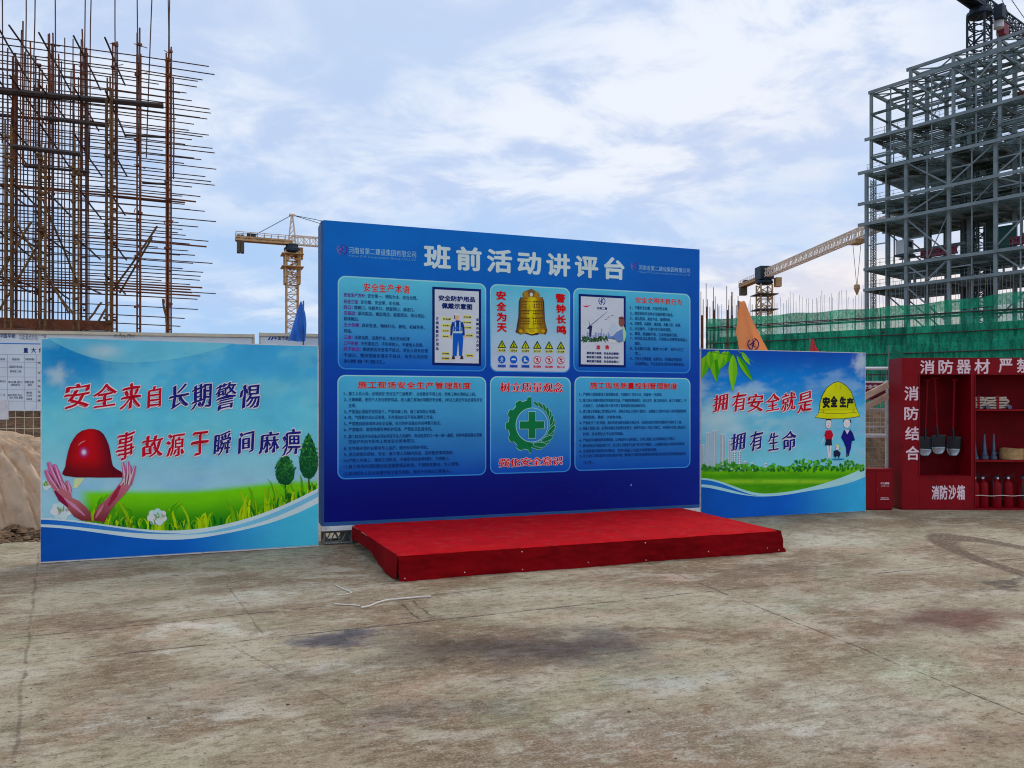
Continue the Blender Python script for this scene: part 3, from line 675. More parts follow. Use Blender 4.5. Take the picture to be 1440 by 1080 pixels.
# emblem panel
T7 = (680, 510)
heading(pan5, '树立质量观念', (103, 122, 503, 186), T7, 4.5, .012, 1.1, ink(196, 190, 226), .03, (.032, .0))
heading(pan5, '强化安全意识', (92, 600, 498, 664), T7, 4.5, .014, 1.0, ink(196, 190, 226), .04, (.034, .006), lambda x, y: (x + .012 * y, y * .9 + .10 * x + .03 * sin(x * 20)))
a = Art(.0075); GR, RIM = ink(0, 106, 62), ink(150, 214, 190)
cu, cz = P(747.8, 597.6); Ro = .315; Ri = .218
def gear(grow):
    pts = []
    for i in range(49):
        t = radians(92 + 176 * i / 48); tooth = (i % 8) in (0, 1, 2, 7); r = Ro + grow + (.036 if tooth else 0.); pts.append((cu + r * cos(t), cz + r * sin(t)))
    for i in range(33):
        t = radians(268 - 176 * i / 32); pts.append((cu + (Ri - grow) * cos(t), cz + (Ri - grow) * sin(t)))
    return pts
a.poly(gear(.007), RIM, 0); a.poly(gear(0), GR, 1)
a.ring(cu, cz, Ri - .008, Ri, RIM, 2, 48)
for grow, c, ly in ((.006, RIM, 2), (0, GR, 3)):
    w, L = .047 + grow, .165 + grow; a.poly([(cu - w, cz - L), (cu + w, cz - L), (cu + w, cz - w), (cu + L, cz - w), (cu + L, cz + w), (cu + w, cz + w), (cu + w, cz + L), (cu - w, cz + L), (cu - w, cz + w), (cu - L, cz + w), (cu - L, cz - w), (cu - w, cz - w)], c, ly)
for i in range(13):
    t = radians(-80 + 158 * i / 12); r = .272; s_ = 1.12 - .045 * i
    x, z = cu + r * cos(t), cz + r * sin(t); rot = t + radians(62)
    a.ell(x, z, .082 * s_ + .005, .028 * s_ + .005, RIM, 0 + 2 * (i % 2), 14, rot); a.ell(x, z, .082 * s_, .028 * s_, GR, 1 + 2 * (i % 2), 14, rot)
a.build('green_cross_emblem', pan5)
# scuff and a torn corner low on the board
a = Art(.003); 
for i in range(26):
    x, y = rnd.gauss(850, 40), rnd.gauss(690, 5); u, z = P(x, y); a.ell(u, z, rnd.uniform(.01, .05), rnd.uniform(.002, .006), ink(20, 34, 122), 0, 8, rnd.uniform(-.4, .4))
u, z = P(886, 683.5); a.poly([(u, z), (u + .03, z + .01), (u + .018, z + .018), (u + .024, z + .034), (u + .008, z + .02)], ink(120, 140, 190), 1)
a.build('scuff_marks', nb)

# ------------------------------------------------------------------ left display board (red helmet held in two hands)
PL = Plane(-4.80, 7.877, 20.33); LW, LH = 2.763, 2.30
lb = thing('display_board', 'light blue display board with a red helmet in two hands, left of the notice board', 'display board', (PL.x, PL.y, 0), radians(20.33))
def sign_body(parent, w, h):
    b = MB(); b.b2(0, w, 0, .05, .006, h); b.build('backing_panel', M['white'], parent)
    b = MB()
    for x in (.45, w - .45): b.tube((x, .06, h * .75), (x, .75, .02), .016); b.tube((x, .06, .05), (x, .75, .02), .012)
    b.build('rear_strut', M['galv'], parent)
sign_body(lb, LW, LH); Q = PL.uv
LPX = {}
def lpx(u, z):  # approximate photo pixel on the left board for colouring
    d = PL.y + u * sin(PL.a); return CX + F * (PL.x + u * cos(PL.a)) / d, HY - F * (z - EYE) / d
def left_col(u, z):
    x, y = lpx(u, z); t = (y - 475) / 215.
    c = mixc(ink(74, 156, 206), ink(104, 182, 220), sst(t, .1, .55)); c = mixc(c, ink(146, 184, 224), sst(t, .55, 1.))
    c = mixc(c, ink(34, 118, 172), .85 * sst(1 - math.hypot((x - 105) / 95, (y - 500) / 60), 0, .8))
    n_ = fbm(x, y * 1.4, .012, 5); c = mixc(c, ink(140, 200, 230), .28 * sst(n_, -.1, .7)); c = mixc(c, ink(70, 148, 200), .22 * sst(-n_, -.05, .7))
    th = atan2(y - 528, x - 82); c = mixc(c, ink(186, 218, 236), .7 * sst(1 - math.hypot((x - 82) / 30, (y - 528) / 25) / (.62 + .38 * abs(cos(th * 2.5 + .4))) - .25 * fbm(x, y, .09, 3), 0, 1))
    gy = 692 - 14 * sst(x, 250, 430)
    if y > gy - 6: c = mixc(c, mixc(ink(112, 186, 40), ink(44, 120, 22), sst(y, gy + 4, gy + 46)), sst(y, gy - 6, gy + 3) * sst(x, 104, 128))
    return c
def swoosh(x): return 728 + 18 * sst(x, 50, 240) - (0 if x < 240 else 60 * ((x - 240) / 208.) ** 1.9)
a = Art(.0012); b0 = .012
rows = [[(b0 + (LW - 2 * b0) * i / 110, .024 + (LH - .034) * j / 96) for i in range(111)] for j in range(97)]
a.grid(rows, left_col, 0)
def arc_col(u, z): x, y = lpx(u, z); return mixc(mixc(left_col(u, z), ink(124, 192, 224), .5), ink(186, 206, 232), .6 * sst(1 - math.hypot((x - 145) / 40, (y - 494) / 16), 0, 1))
rows = []
for j in range(9):
    row = []
    for i in range(61):
        x = 66 + 284 * i / 60; yt = 474.6 + (x - 57) * .031; ya = max(yt + .1, 510 - .0027 * (x - 180) ** 2 * (1. if x < 180 else .45)); row.append(Q(x, yt + (ya - yt) * j / 8))
    rows.append(row)
a.grid(rows, arc_col, 1); a.build('printed_sheet', lb)
a = Art(.0040)
def band(f0, f1, col, ly, x0=57.5, x1=447.6, k=40, fn=Q, wob=None):
    r0, r1 = [], []
    for i in range(k + 1):
        x = x0 + (x1 - x0) * i / k; r0.append(fn(x, f0(x))); r1.append(fn(x, f1(x)))
    a.grid([r0, r1], col, ly)
lo = lambda x: 790.0 - 24 * (x - 57) / 391
band(lo, lambda x: swoosh(x), ink(186, 214, 238), 0)
band(lambda x: swoosh(x) + 4 + 5 * (1 - sst(x, 90, 285)), lambda x: swoosh(x) + 4 - 1.5 * (1 - sst(x, 150, 285)), lambda u, z: mixc(ink(20, 92, 170), ink(110, 166, 218), u / LW), 1, 57.5, 285)
band(lambda x: swoosh(x) + 6 + 6 * sst(x, 215, 400), lambda x: swoosh(x) + 6 - 1 * sst(x, 215, 400), ink(118, 174, 222), 1, 215)
band(lo, lambda x: swoosh(x) + 13 + 8 * sst(x, 300, 448), lambda u, z: mixc(mixc(ink(0, 74, 150), ink(8, 92, 170), u / LW * 1.6), ink(84, 176, 210), sst(u / LW, .45, 1.)), 2)
a.build('wave_band', lb)
# grass, flowers and trees
a = Art(.0030, .0002)
for i in range(230):
    x = rnd.uniform(118, 446); yb = swoosh(x) + 3; h = rnd.uniform(6, 20) if rnd.random() < .8 else rnd.uniform(22, 46); dx = rnd.uniform(-.5, .5) * h; g_ = rnd.random()
    c = mixc(ink(60, 140, 30), ink(176, 214, 60), g_); w = rnd.uniform(.012, .03) * (1.3 if h > 22 else 1)
    if rnd.random() < .25 and h < 22: c = ink(24, 96, 34)
    pts = [Q(x, yb), Q(x + dx * .25, yb - h * .5), Q(x + dx * .7, yb - h * .85), Q(x + dx * 1.25, yb - h)]
    a.stroke(pts, [w, w * .9, w * .6, .001], c, i % 4)
a.build('grass_print', lb)
def leafy(a, fn, cx, cy, rx, ry, nn, r_, cols, size, ly=2, point=1.):
    for i in range(nn):
        t, q = r_.uniform(0, 2 * pi), sqrt(r_.random()); yy = sin(t) * q; wv = 1 - .55 * max(0, -yy) ** 1.6 * point
        x, y = cx + cos(t) * q * rx * wv, cy + yy * ry; p_ = fn(x, y); s_ = r_.uniform(.6, 1.3) * size
        a.ell(p_[0], p_[1], s_, s_ * .5, mixc(cols[0], cols[1], r_.random() * (.55 + .45 * (-yy))), ly + i % 5, 6, r_.uniform(0, 3))
a = Art(.0034, .0002)
for cx, cy, rx, ry, tb in ((401, 660, 14, 22, 702), (434, 642, 14, 31, 690)):
    a.poly([Q(cx + rx * x_, cy + ry * y_) for x_, y_ in ((0, -1.08), (.42, -.72), (.76, -.25), (.95, .2), (.88, .6), (.5, .92), (0, 1), (-.5, .92), (-.88, .6), (-.95, .2), (-.78, -.25), (-.45, -.72))], ink(12, 70, 40), 1); leafy(a, Q, cx, cy, rx, ry, 170, rnd, (ink(8, 64, 36), ink(74, 156, 74)), .017)
    a.stroke([Q(cx, cy + ry - 4), Q(cx + 1, tb)], [.012, .02], ink(50, 60, 40), 0); a.ell(*Q(cx + 6, tb - 3), .035, .05, ink(36, 110, 34), 0, 12, .4)
a.build('tree_print', lb)
for cx, cy, r_ in ((221, 727, 12.5), (86, 718, 13), (63, 682, 8)):
    a = Art(.0036, .0003)
    for i in range(7):
        t = 2 * pi * i / 7 + .3; x, y = cx + cos(t) * r_ * .55, cy + sin(t) * r_ * .55 * .8
        if x < 62: continue
        p_ = Q(x, y); a.ell(p_[0], p_[1], r_ * .0042, r_ * .0032, mixc(ink(206, 226, 232), ink(170, 204, 206), (i % 3) / 2), 0 + i % 2, 12, -t)
    for i in range(12): p_ = Q(cx + rnd.gauss(0, r_ * .24) + 2, cy + rnd.gauss(0, r_ * .24)); a.stroke([p_, (p_[0] + rnd.uniform(-.02, .02), p_[1] + .03)], [.008, .002], mixc(ink(170, 196, 50), ink(90, 140, 30), rnd.random()), 3)
    a.build('flower_print', lb)
# helmet
H7 = lambda x, y: Q(50 + x / 7.2, 600 + y / 7.2)
def hp(*pts): return [H7(*q) for q in pts]
a = Art(.0044, .0004)
rows_h = [(22, 540, 590), (40, 470, 650), (75, 420, 690), (120, 385, 715), (180, 352, 740), (240, 332, 755), (300, 318, 765), (350, 308, 772), (400, 302, 785), (430, 290, 822), (455, 276, 868), (480, 270, 886), (498, 300, 888), (514, 420, 880)]
hc = {}; rows = []
for jj in range(53):
    f_ = jj / 52 * (len(rows_h) - 1.0001); i_ = int(f_); f_ -= i_; y, xa, xb = [p_ + (q_ - p_) * f_ for p_, q_ in zip(rows_h[i_], rows_h[i_ + 1])]
    row = []
    for i in range(41):
        t = i / 40; x = xa + (xb - xa) * t; p_ = H7(x, y); row.append(p_)
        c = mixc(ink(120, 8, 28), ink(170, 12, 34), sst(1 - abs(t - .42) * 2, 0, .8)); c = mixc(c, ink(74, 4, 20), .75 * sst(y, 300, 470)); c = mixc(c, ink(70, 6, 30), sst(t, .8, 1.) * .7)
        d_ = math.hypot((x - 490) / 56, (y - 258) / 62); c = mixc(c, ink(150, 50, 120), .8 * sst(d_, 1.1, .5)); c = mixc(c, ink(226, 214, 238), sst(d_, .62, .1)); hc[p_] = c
    rows.append(row)
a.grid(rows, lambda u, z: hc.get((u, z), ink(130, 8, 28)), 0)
a.poly(hp((270, 470), (285, 440), (310, 455), (450, 492), (700, 500), (880, 476), (888, 490), (880, 514), (640, 516), (520, 512), (330, 498), (275, 484)), ink(96, 6, 24), 1)
a.stroke(hp((430, 190), (465, 160), (505, 140)), [.003, .008, .003], ink(206, 150, 150), 2)
a.poly(hp((398, 520), (495, 520), (470, 560), (420, 620), (380, 620)), ink(190, 204, 150), 0)
a.build('helmet_print', lb)
MAG, ROSE, BRN = ink(176, 62, 150), ink(190, 104, 150), ink(122, 50, 58)
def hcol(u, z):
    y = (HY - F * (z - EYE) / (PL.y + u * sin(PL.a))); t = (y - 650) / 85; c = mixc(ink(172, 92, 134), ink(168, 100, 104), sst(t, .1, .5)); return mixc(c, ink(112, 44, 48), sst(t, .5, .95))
a = Art(.0058, .0003)
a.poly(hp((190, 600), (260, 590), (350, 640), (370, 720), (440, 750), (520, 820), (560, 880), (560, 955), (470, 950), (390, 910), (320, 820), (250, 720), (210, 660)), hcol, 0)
for pts, w in ((((100, 440), (150, 530), (225, 640)), .062), (((130, 360), (175, 470), (245, 620)), .066), (((190, 380), (225, 490), (275, 630)), .064), (((258, 550), (285, 600), (305, 650)), .056), (((315, 545), (335, 610), (345, 665)), .05)):
    a.stroke(hp(*pts), [w * .5, w * .95, w], hcol, 1); a.stroke(hp(*[(x + 10, y + 4) for x, y in pts]), [.006, .016, .008], ink(200, 142, 172), 2)
a.stroke(hp((195, 650), (260, 735), (330, 810)), [.02, .05, .02], ink(120, 26, 60), 2); a.stroke(hp((290, 720), (390, 800), (500, 900)), [.01, .035, .01], ink(180, 120, 146), 2)
a.build('hand_print', lb)
a = Art(.0058, .0003)
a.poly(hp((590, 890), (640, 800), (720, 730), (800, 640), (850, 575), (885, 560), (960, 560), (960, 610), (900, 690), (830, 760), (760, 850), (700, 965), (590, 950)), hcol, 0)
for pts, w in ((((905, 590), (905, 480), (885, 360)), .05), (((925, 580), (940, 470), (938, 350)), .052), (((945, 585), (965, 500), (958, 390)), .05), (((950, 590), (985, 480), (1010, 395)), .048), (((860, 600), (890, 560), (905, 500)), .045)):
    a.stroke(hp(*pts), [w, w * .9, w * .45], hcol, 1); a.stroke(hp(*[(x - 6, y) for x, y in pts]), [.008, .014, .004], ink(206, 176, 176), 2)
a.stroke(hp((860, 590), (800, 700), (740, 800)), [.02, .05, .02], ink(140, 40, 60), 2); a.stroke(hp((690, 790), (650, 850), (610, 920)), [.01, .03, .01], ink(176, 110, 120), 2)
a.build('hand_print', lb)
# brush lettering
def brush(st, boxes, o, s, col, fn, parent, outline, ly0=.0070, seed=3):
    r_ = random.Random(seed); a = Art(ly0, .0006)
    for c, (x0, y0, x1, y1) in zip(st, boxes):
        u0, z0, u1, z1 = ubox(fn, x0, y0, x1, y1, *o, s); ph = r_.uniform(0, 6); sl = r_.uniform(.10, .17)
        w = lambda X, Y, ph=ph, sl=sl: (X + .07 * (Y - .5) + .015 * sin(7 * Y + ph), (Y - .5) * (1 - sl * .6) + .5 + sl * (X - .5) + .022 * sin(6 * X + ph) - .05 * sst(X, .6, 1.1) * (1 - Y))
        a.text(c, u0, z0, u1, z1, col, .014, 0, 1., outline, .034, 3, (.036, .018), w)
    a.build('slogan_lettering', parent)
RB, NB_, OW = ink(168, 20, 44), ink(26, 30, 104), ink(206, 196, 224)
b1 = [(272, 708, 382, 830), (392, 710, 495, 825), (508, 712, 598, 832), (622, 722, 682, 825)]; b2_ = [(712, 715, 800, 828), (808, 712, 895, 830), (908, 708, 998, 835), (1010, 715, 1098, 828)]
b3 = [(490, 912, 570, 1048), (597, 930, 690, 1035), (700, 925, 780, 1032), (805, 915, 882, 1030)]; b4 = [(902, 918, 975, 1025), (1005, 915, 1072, 1018), (1092, 915, 1180, 1018), (1190, 905, 1270, 1025)]
brush('安全来自', b1, (0, 300), 3, RB, Q, lb, OW); brush('长期警惕', b2_, (0, 300), 3, NB_, Q, lb, OW, seed=5)
brush('事故源于', b3, (0, 300), 3, RB, Q, lb, OW, seed=8); brush('瞬间麻痹', b4, (0, 300), 3, NB_, Q, lb, OW, seed=9)

# ------------------------------------------------------------------ right display board (yellow helmet over a family)
PR = Plane(2.67, 10.96, 17.2); RW, RH = 2.85, 2.425
rb = thing('display_board', 'blue display board with a yellow helmet over a small family, right of the notice board', 'display board', (PR.x, PR.y, 0), radians(17.2))
sign_body(rb, RW, RH); Q2 = PR.uv
def rpx(u, z): d = PR.y + u * sin(PR.a); return CX + F * (PR.x + u * cos(PR.a)) / d, HY - F * (z - EYE) / d
def right_col(u, z):
    x, y = rpx(u, z); t = (y - 492) / 165.
    c = mixc(ink(14, 72, 156), ink(34, 120, 190), sst(t, .0, .3)); c = mixc(c, ink(96, 172, 214), sst(t, .25, .6)); c = mixc(c, ink(120, 186, 222), sst(t, .6, 1.))
    n_ = fbm(x + 40, y * 2.6, .016, 5)
    c = mixc(c, ink(176, 200, 230), .6 * sst(n_ + .55 * (1 - x / 1100) , -.3, .7) * sst(t, .12, .35) * (1 - .9 * sst(t, .62, .9)) * sst(1130 - x, -60, 100))
    c = mixc(c, ink(176, 198, 232), .8 * sst(1 - math.hypot((x - 1010) / 60, (y - 590) / 40), 0, 1))
    c = mixc(c, ink(150, 178, 222), .5 * sst(n_, -.3, .6) * sst(x, 1090, 1190) * sst(t, .05, .2))
    c = mixc(c, ink(190, 212, 236), .7 * sst(1 - math.hypot((x - 1212) / 20, (y - 508) / 26) - .5 * fbm(x, y, .07, 4), 0, 1))
    if y > 656:
        g_ = mixc(ink(110, 176, 52), ink(70, 140, 24), sst(y, 660, 672)); g_ = mixc(g_, ink(150, 192, 70), .8 * sst(1 - abs(y - 677) / 5., 0, 1)); g_ = mixc(g_, ink(84, 150, 30), sst(y, 680, 694))
        c = mixc(g_, ink(50, 110, 20), .35 * sst(fbm(x, y * 3, .03, 3), 0, .5))
    return c
a = Art(.0012); rows = [[(b0 + (RW - 2 * b0) * i / 100, .012 + (RH - .022) * j / 90) for i in range(101)] for j in range(91)]
a.grid(rows, right_col, 0); a.build('printed_sheet', rb)
for x, top, w in ((986, 625, 5), (993, 608, 6), (1001, 605, 7), (1012, 610, 8), (1024, 618, 5), (1030, 628, 5), (1037, 634, 5), (1046, 648, 4), (1056, 650, 3), (1075, 651, 3)):
    a = Art(.0030, .0003)
    A_, B_ = Q2(x, 662), Q2(x + w, top); a.rect(max(A_[0], .02), B_[0], A_[1], B_[1], ink(190, 206, 226), 0)
    y = top + 2
    while y < 656:
        for k_ in range(2): A_, B_ = Q2(x + .7 + k_ * w * .5, y + 1.6), Q2(x + .7 + k_ * w * .5 + w * .3, y); a.rect(max(.02, A_[0]), max(.021, B_[0]), A_[1], B_[1], ink(60, 84, 124), 1)
        y += 3.2
    a.build('tower_print', rb)
a = Art(.0034, .0002)
for i in range(420):
    x = rnd.uniform(987, 1215); h = 6 + 7 * sst(x, 985, 1020) * (1 - sst(x, 1030, 1060)) + 9 * sst(x, 1100, 1130) * (1 - .35 * sst(x, 1160, 1180)) + 3 * sin(x * .18)
    y = 662 - rnd.random() * h; p_ = Q2(x, y); t = rnd.random(); s_ = rnd.uniform(.014, .034)
    a.ell(p_[0], p_[1], s_, s_ * .7, mixc(ink(22, 92, 36), ink(104, 182, 66), t * sst(662 - y, -4, h)), i % 6, 7, rnd.uniform(0, 3))
a.build('shrub_print', rb)
a = Art(.0040)
sw2 = lambda x: 672 + 22 * sst(x, 985, 1075) - (0 if x < 1075 else 37 * ((x - 1075) / 142.) ** 1.8)
lo2 = lambda x: 730.2 - 12 * (x - 985) / 232
band(lo2, lambda x: sw2(x), ink(160, 204, 236), 0, 986, 1216.4, 40, Q2)
band(lambda x: sw2(x) + 4 + 5 * (1 - sst(x, 990, 1075)), lambda x: sw2(x) + 4 - 1.5 * (1 - sst(x, 1000, 1075)), ink(40, 104, 176), 1, 986, 1075, 20, Q2)
band(lo2, lambda x: sw2(x) + 13 - 9 * sst(x, 1000, 1080) + 9 * sst(x, 1120, 1216), lambda u, z: mixc(mixc(ink(0, 78, 158), ink(4, 88, 172), u / RW * 2), ink(70, 158, 206), sst(u / RW, .45, 1.)), 2, 986, 1216.4, 40, Q2)
a.build('wave_band', rb)
R4 = lambda x, y: Q2(970 + x / 4, 470 + y / 4)
a = Art(.0046, .0003)
def leaf(p0, p1, w, c):
    p0, p1 = R4(*p0), R4(*p1); dx, dz = p1[0] - p0[0], p1[1] - p0[1]; L = math.hypot(dx, dz); nx, nz = -dz / L, dx / L; ls, rs, md = [], [], []
    for i in range(11):
        t = i / 10; ww = w * sin(pi * min(1, t * 1.0) ** .8) * .5; b_ = (p0[0] + dx * t, p0[1] + dz * t); ls.append((max(.012, b_[0] + nx * ww), min(RH - .012, b_[1] + nz * ww))); rs.append((max(.012, b_[0] - nx * ww), min(RH - .012, b_[1] - nz * ww))); md.append((max(.013, b_[0]), min(RH - .012, b_[1])))
    a.grid([ls, md], c, 0); a.grid([md, rs], mixc(c, ink(150, 206, 70), .45), 0)
for i, (p0, p1, w) in enumerate((((130, 92), (150, 270), .17), ((200, 95), (165, 200), .16), ((242, 112), (240, 322), .145), ((262, 118), (355, 268), .10), ((90, 120), (66, 250), .16), ((160, 92), (135, 150), .12), ((215, 95), (205, 165), .12), ((110, 95), (112, 190), .13), ((290, 100), (340, 175), .07))):
    a.step = .0003; leaf(p0, p1, w, mixc(ink(58, 142, 30), ink(120, 186, 60), (i % 3) / 3)); a.base += .0003
a.stroke([R4(100, 95), R4(180, 110), R4(265, 118), R4(300, 100)], [.006, .008, .008, .004], ink(60, 110, 40), 0); a.stroke([R4(270, 96), R4(320, 130), R4(360, 160)], [.01, .012, .002], ink(96, 150, 90), 0)
a.build('bamboo_leaf_print', rb)
brush('拥有安全就是', [(128, 328, 215, 440), (235, 320, 318, 440), (322, 328, 415, 442), (423, 322, 508, 440), (512, 320, 597, 438), (603, 318, 690, 445)], (970, 470), 4, RB, Q2, rb, OW, seed=12)
brush('拥有生命', [(228, 548, 312, 660), (335, 535, 412, 662), (440, 545, 500, 662), (518, 535, 600, 662)], (970, 470), 4, NB_, Q2, rb, OW, seed=13)
E7 = lambda x, y: Q2(1120 + x / 7.72, 520 + y / 7.72)
def ep(*pts): return [E7(*q) for q in pts]
a = Art(.0046, .0003); LN, YH = ink(34, 52, 40), ink(196, 196, 44)
dome = [(248, 440), (258, 360), (285, 275), (328, 200), (395, 148), (445, 132), (480, 140), (538, 178), (590, 238), (620, 330), (640, 400), (655, 440)]
brim = [(250, 430), (240, 470), (205, 515), (330, 530), (500, 528), (640, 512), (682, 500), (655, 440)]
for off, c, ly in ((7, LN, 0), (0, YH, 1)):
    cx_, cy_ = 445, 340
    def gr(q): d = math.hypot(q[0] - cx_, q[1] - cy_) or 1; return (q[0] + (q[0] - cx_) / d * off, q[1] + (q[1] - cy_) / d * off)
    a.poly([E7(*gr(q)) for q in dome], c if off else (lambda u, z: mixc(ink(206, 206, 50), ink(170, 176, 30), sst(u / RW, .75, .95))), ly); a.poly([E7(*gr(q)) for q in brim], c, ly)
a.stroke(ep((250, 460), (330, 474), (500, 476), (655, 460)), .006, LN, 3); a.stroke(ep((420, 150), (430, 210)), .008, ink(140, 140, 30), 3); a.stroke(ep((470, 150), (480, 215)), .006, ink(140, 140, 30), 3)
a.stroke(ep((280, 430), (300, 470)), .02, ink(160, 150, 30), 3); a.stroke(ep((620, 425), (610, 468)), .02, ink(160, 150, 30), 3)
for i, (x0, x1, y0, y1) in enumerate(((280, 362, 292, 418), (365, 445, 280, 408), (465, 538, 288, 408), (540, 618, 300, 418))): tz(a, '安全生产'[i], x0, y0, x1, y1, ink(24, 26, 30), .07, 4, E7)
a.build('helmet_print', rb)
def cartoon(name, face, body_pts, bcol, legs, lcol, lw, extra=()):
    a = Art(.0046, .0003)
    for pts in legs: a.stroke(ep(*pts), lw, lcol, 0)
    a.poly(ep(*body_pts), bcol, 1)
    x, y, rx, ry = face; c0 = E7(x, y); a.ell(c0[0], c0[1], rx, ry, ink(70, 60, 66), 1); a.ell(c0[0], c0[1], rx - .004, ry - .004, ink(212, 206, 214), 2)
    for sx in (-1, 1): a.ell(c0[0] + sx * rx * .35, c0[1] + ry * .15, .004, .006, ink(40, 40, 50), 3, 8)
    for (f_, args) in extra: f_(a, *args)
    a.build(name, rb)
SKN = ink(214, 196, 200)
cartoon('woman_print', (346, 588, .056, .072), ((318, 660), (375, 655), (395, 700), (380, 760), (385, 822), (305, 822), (318, 760), (300, 715)), ink(26, 26, 44), [((335, 822), (345, 900), (352, 955)), ((370, 822), (365, 900), (362, 955))], SKN, .03,
        ((lambda a: a.poly(ep((318, 658), (375, 655), (398, 705), (382, 752), (318, 752), (300, 718)), ink(168, 22, 44), 2), ()), (lambda a: a.ell(*E7(346, 608), .008, .01, ink(160, 30, 50), 3, 8), ()), (lambda a: a.ell(*E7(346, 548), .052, .026, ink(40, 34, 44), 3, 14, 0, 0, pi), ()), (lambda a: a.stroke(ep((305, 720), (285, 770), (262, 800)), .012, SKN, 1), ()), (lambda a: a.stroke(ep((392, 700), (392, 760)), .014, SKN, 1), ())))
cartoon('man_print', (545, 584, .068, .070), ((512, 655), (580, 645), (612, 690), (634, 765), (600, 775), (590, 850), (572, 910), (540, 915), (535, 850), (508, 780), (482, 735)), ink(22, 22, 104), [((548, 905), (545, 945)), ((565, 900), (562, 935))], ink(30, 28, 60), .022,
        ((lambda a: a.poly(ep((525, 652), (548, 700), (578, 650)), ink(210, 206, 214), 2), ()), (lambda a: a.ell(*E7(540, 590), .008, .006, ink(170, 60, 70), 3, 8), ()), (lambda a: a.stroke(ep((515, 540), (505, 570)), .012, ink(40, 34, 44), 3), ()), (lambda a: a.stroke(ep((582, 540), (592, 575)), .014, ink(40, 34, 44), 3), ())))
cartoon('child_print', (442, 846, .038, .038), ((402, 880), (440, 870), (478, 900), (470, 940), (400, 942)), ink(26, 30, 62), [((420, 940), (418, 958)), ((455, 940), (458, 958))], ink(26, 30, 62), .02,
        ((lambda a: a.stroke(ep((415, 830), (440, 812), (470, 835)), [.008, .02, .008], ink(190, 180, 60), 3), ()), (lambda a: a.ell(*E7(448, 972), .12, .014, ink(40, 110, 150), 0, 16), ()), (lambda a: a.stroke(ep((480, 880), (505, 840)), .012, ink(190, 180, 60), 1), ())))

# ------------------------------------------------------------------ red carpeted stage
SA = radians(19.8); SL, SD, SH = 4.27, 1.97, .243
st = thing('stage_platform', 'low stage covered in bright red carpet in front of the blue notice board', 'stage', (-1.045, 7.105, 0), SA)
def cloth(fn, nu, nv, name, m, parent, label=None):
    b = MB(); vs = [fn(i / nu, j / nv) for j in range(nv + 1) for i in range(nu + 1)]; k = nu + 1
    b.add(vs, [(j * k + i, j * k + i + 1, (j + 1) * k + i + 1, (j + 1) * k + i) for j in range(nv) for i in range(nu)])
    return b.build(name, m, parent, label, True)
def top_fn(s, t):
    x, y = s * SL, t * SD; e = min(x, SL - x, y) ; z = SH + .006 * fbm(x, y, 1.7) + .003 * abs(fbm(x * 2.5 + y, y - x * .6, 3)) * (1 - sst(x, .2, 1.6)) - .016 * (1 - sst(e, 0, .05)) - .012 * sst(s, .97, 1.) * (1 - sst(t, .0, .2))
    return (x - .135 * t * (1 - s), y, z)
cloth(top_fn, 150, 60, 'carpet_top', M['carpet'], st)
def front_fn(s, t):
    x = s * SL; d = .016 * fbm(x, 3 + t, 1.6) + .014 * sin(x * 3.1 + 2 * t) * t + .02 * t * t + .010 * fbm(x * 1.6, t * .5, 5) + .012 * abs(fbm(x + t * .4, 9 + t, 2.4))
    drop = 1 - t; return (x + .03 * t * sst(s, .97, 1) * (t > .8), -.002 - max(-.004, d) - .02 * sst(s, .965, 1) * (1 - abs(2 * t - 1)), .002 + (SH - .0165) * drop)
cloth(front_fn, 180, 14, 'carpet_skirt', M['skirt_shaded'], st)
def left_fn(s, t):
    y = s * SD; low = .012 + .10 * sst(s, .30, .62) * (1 - .5 * sst(s, .8, 1.)) + .012 * fbm(y, 1, 3)
    z = (SH - .0165) * (1 - t) + low * t; return (-.003 - .135 * s - .014 * t - .012 * t * sin(y * 6) - .01 * t * fbm(y, 4, 2), y, z)
cloth(left_fn, 70, 12, 'carpet_skirt', M['skirt_shaded'], st)
def right_fn(s, t):
    y = s * SD; return (SL + .003 + .012 * t + .01 * t * sin(y * 7), y, .003 + (SH - .0165) * (1 - t))
cloth(right_fn, 70, 8, 'carpet_skirt', M['skirt_shaded'], st)
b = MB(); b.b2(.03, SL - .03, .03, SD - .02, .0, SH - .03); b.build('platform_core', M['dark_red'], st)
for x, z in ((.05, .03), (.62, .045), (1.2, .03), (1.2, .2), (1.9, .05), (2.55, .03), (2.55, .205), (3.3, .07), (4.05, .06), (4.2, .03)):
    b = MB(); b.lathe([(.0, 0), (.0055, 0), (.0055, .003), (.003, .005), (0, .005)], 10); 
    b.v = [(px_ + x, -.034 - pz_ - .02 * (1 - z / SH), py_ + z) for px_, py_, pz_ in b.v]; b.build('tack', M['white'], st)

# ------------------------------------------------------------------ fire equipment cabinet
CY = 12.0; K = CY / F; cx0 = (1268 - CX) * K
def cxz(px, py): return ((px - 1268) * K, EYE + (HY - py) * K)
cab = thing('fire_equipment_cabinet', 'big red open fire cabinet with white lettering, shelves and tools at the right edge', 'fire cabinet', (cx0, CY, 0), radians(-1.0))
CW, CH, CD = 2.75, 2.36, .42
zt = cxz(0, 527)[1]; xo0, xo1, xd1 = cxz(1293, 0)[0], cxz(1364, 0)[0], cxz(1369.5, 0)[0]; zo = cxz(0, 669)[1]
def boxpart(name, args, m, parent, label=None): b = MB(); b.b2(*args); return b.build(name, m, parent, label)
boxpart('side_panel', (0, .02, .0, CD, 0.02, CH), M['red_paint'], cab); boxpart('side_panel', (CW - .02, CW, 0, CD, 0.02, CH), M['red_paint'], cab)
boxpart('back_panel', (.022, CW - .022, CD - .02, CD - .002, .02, CH - .022), M['dark_red'], cab)
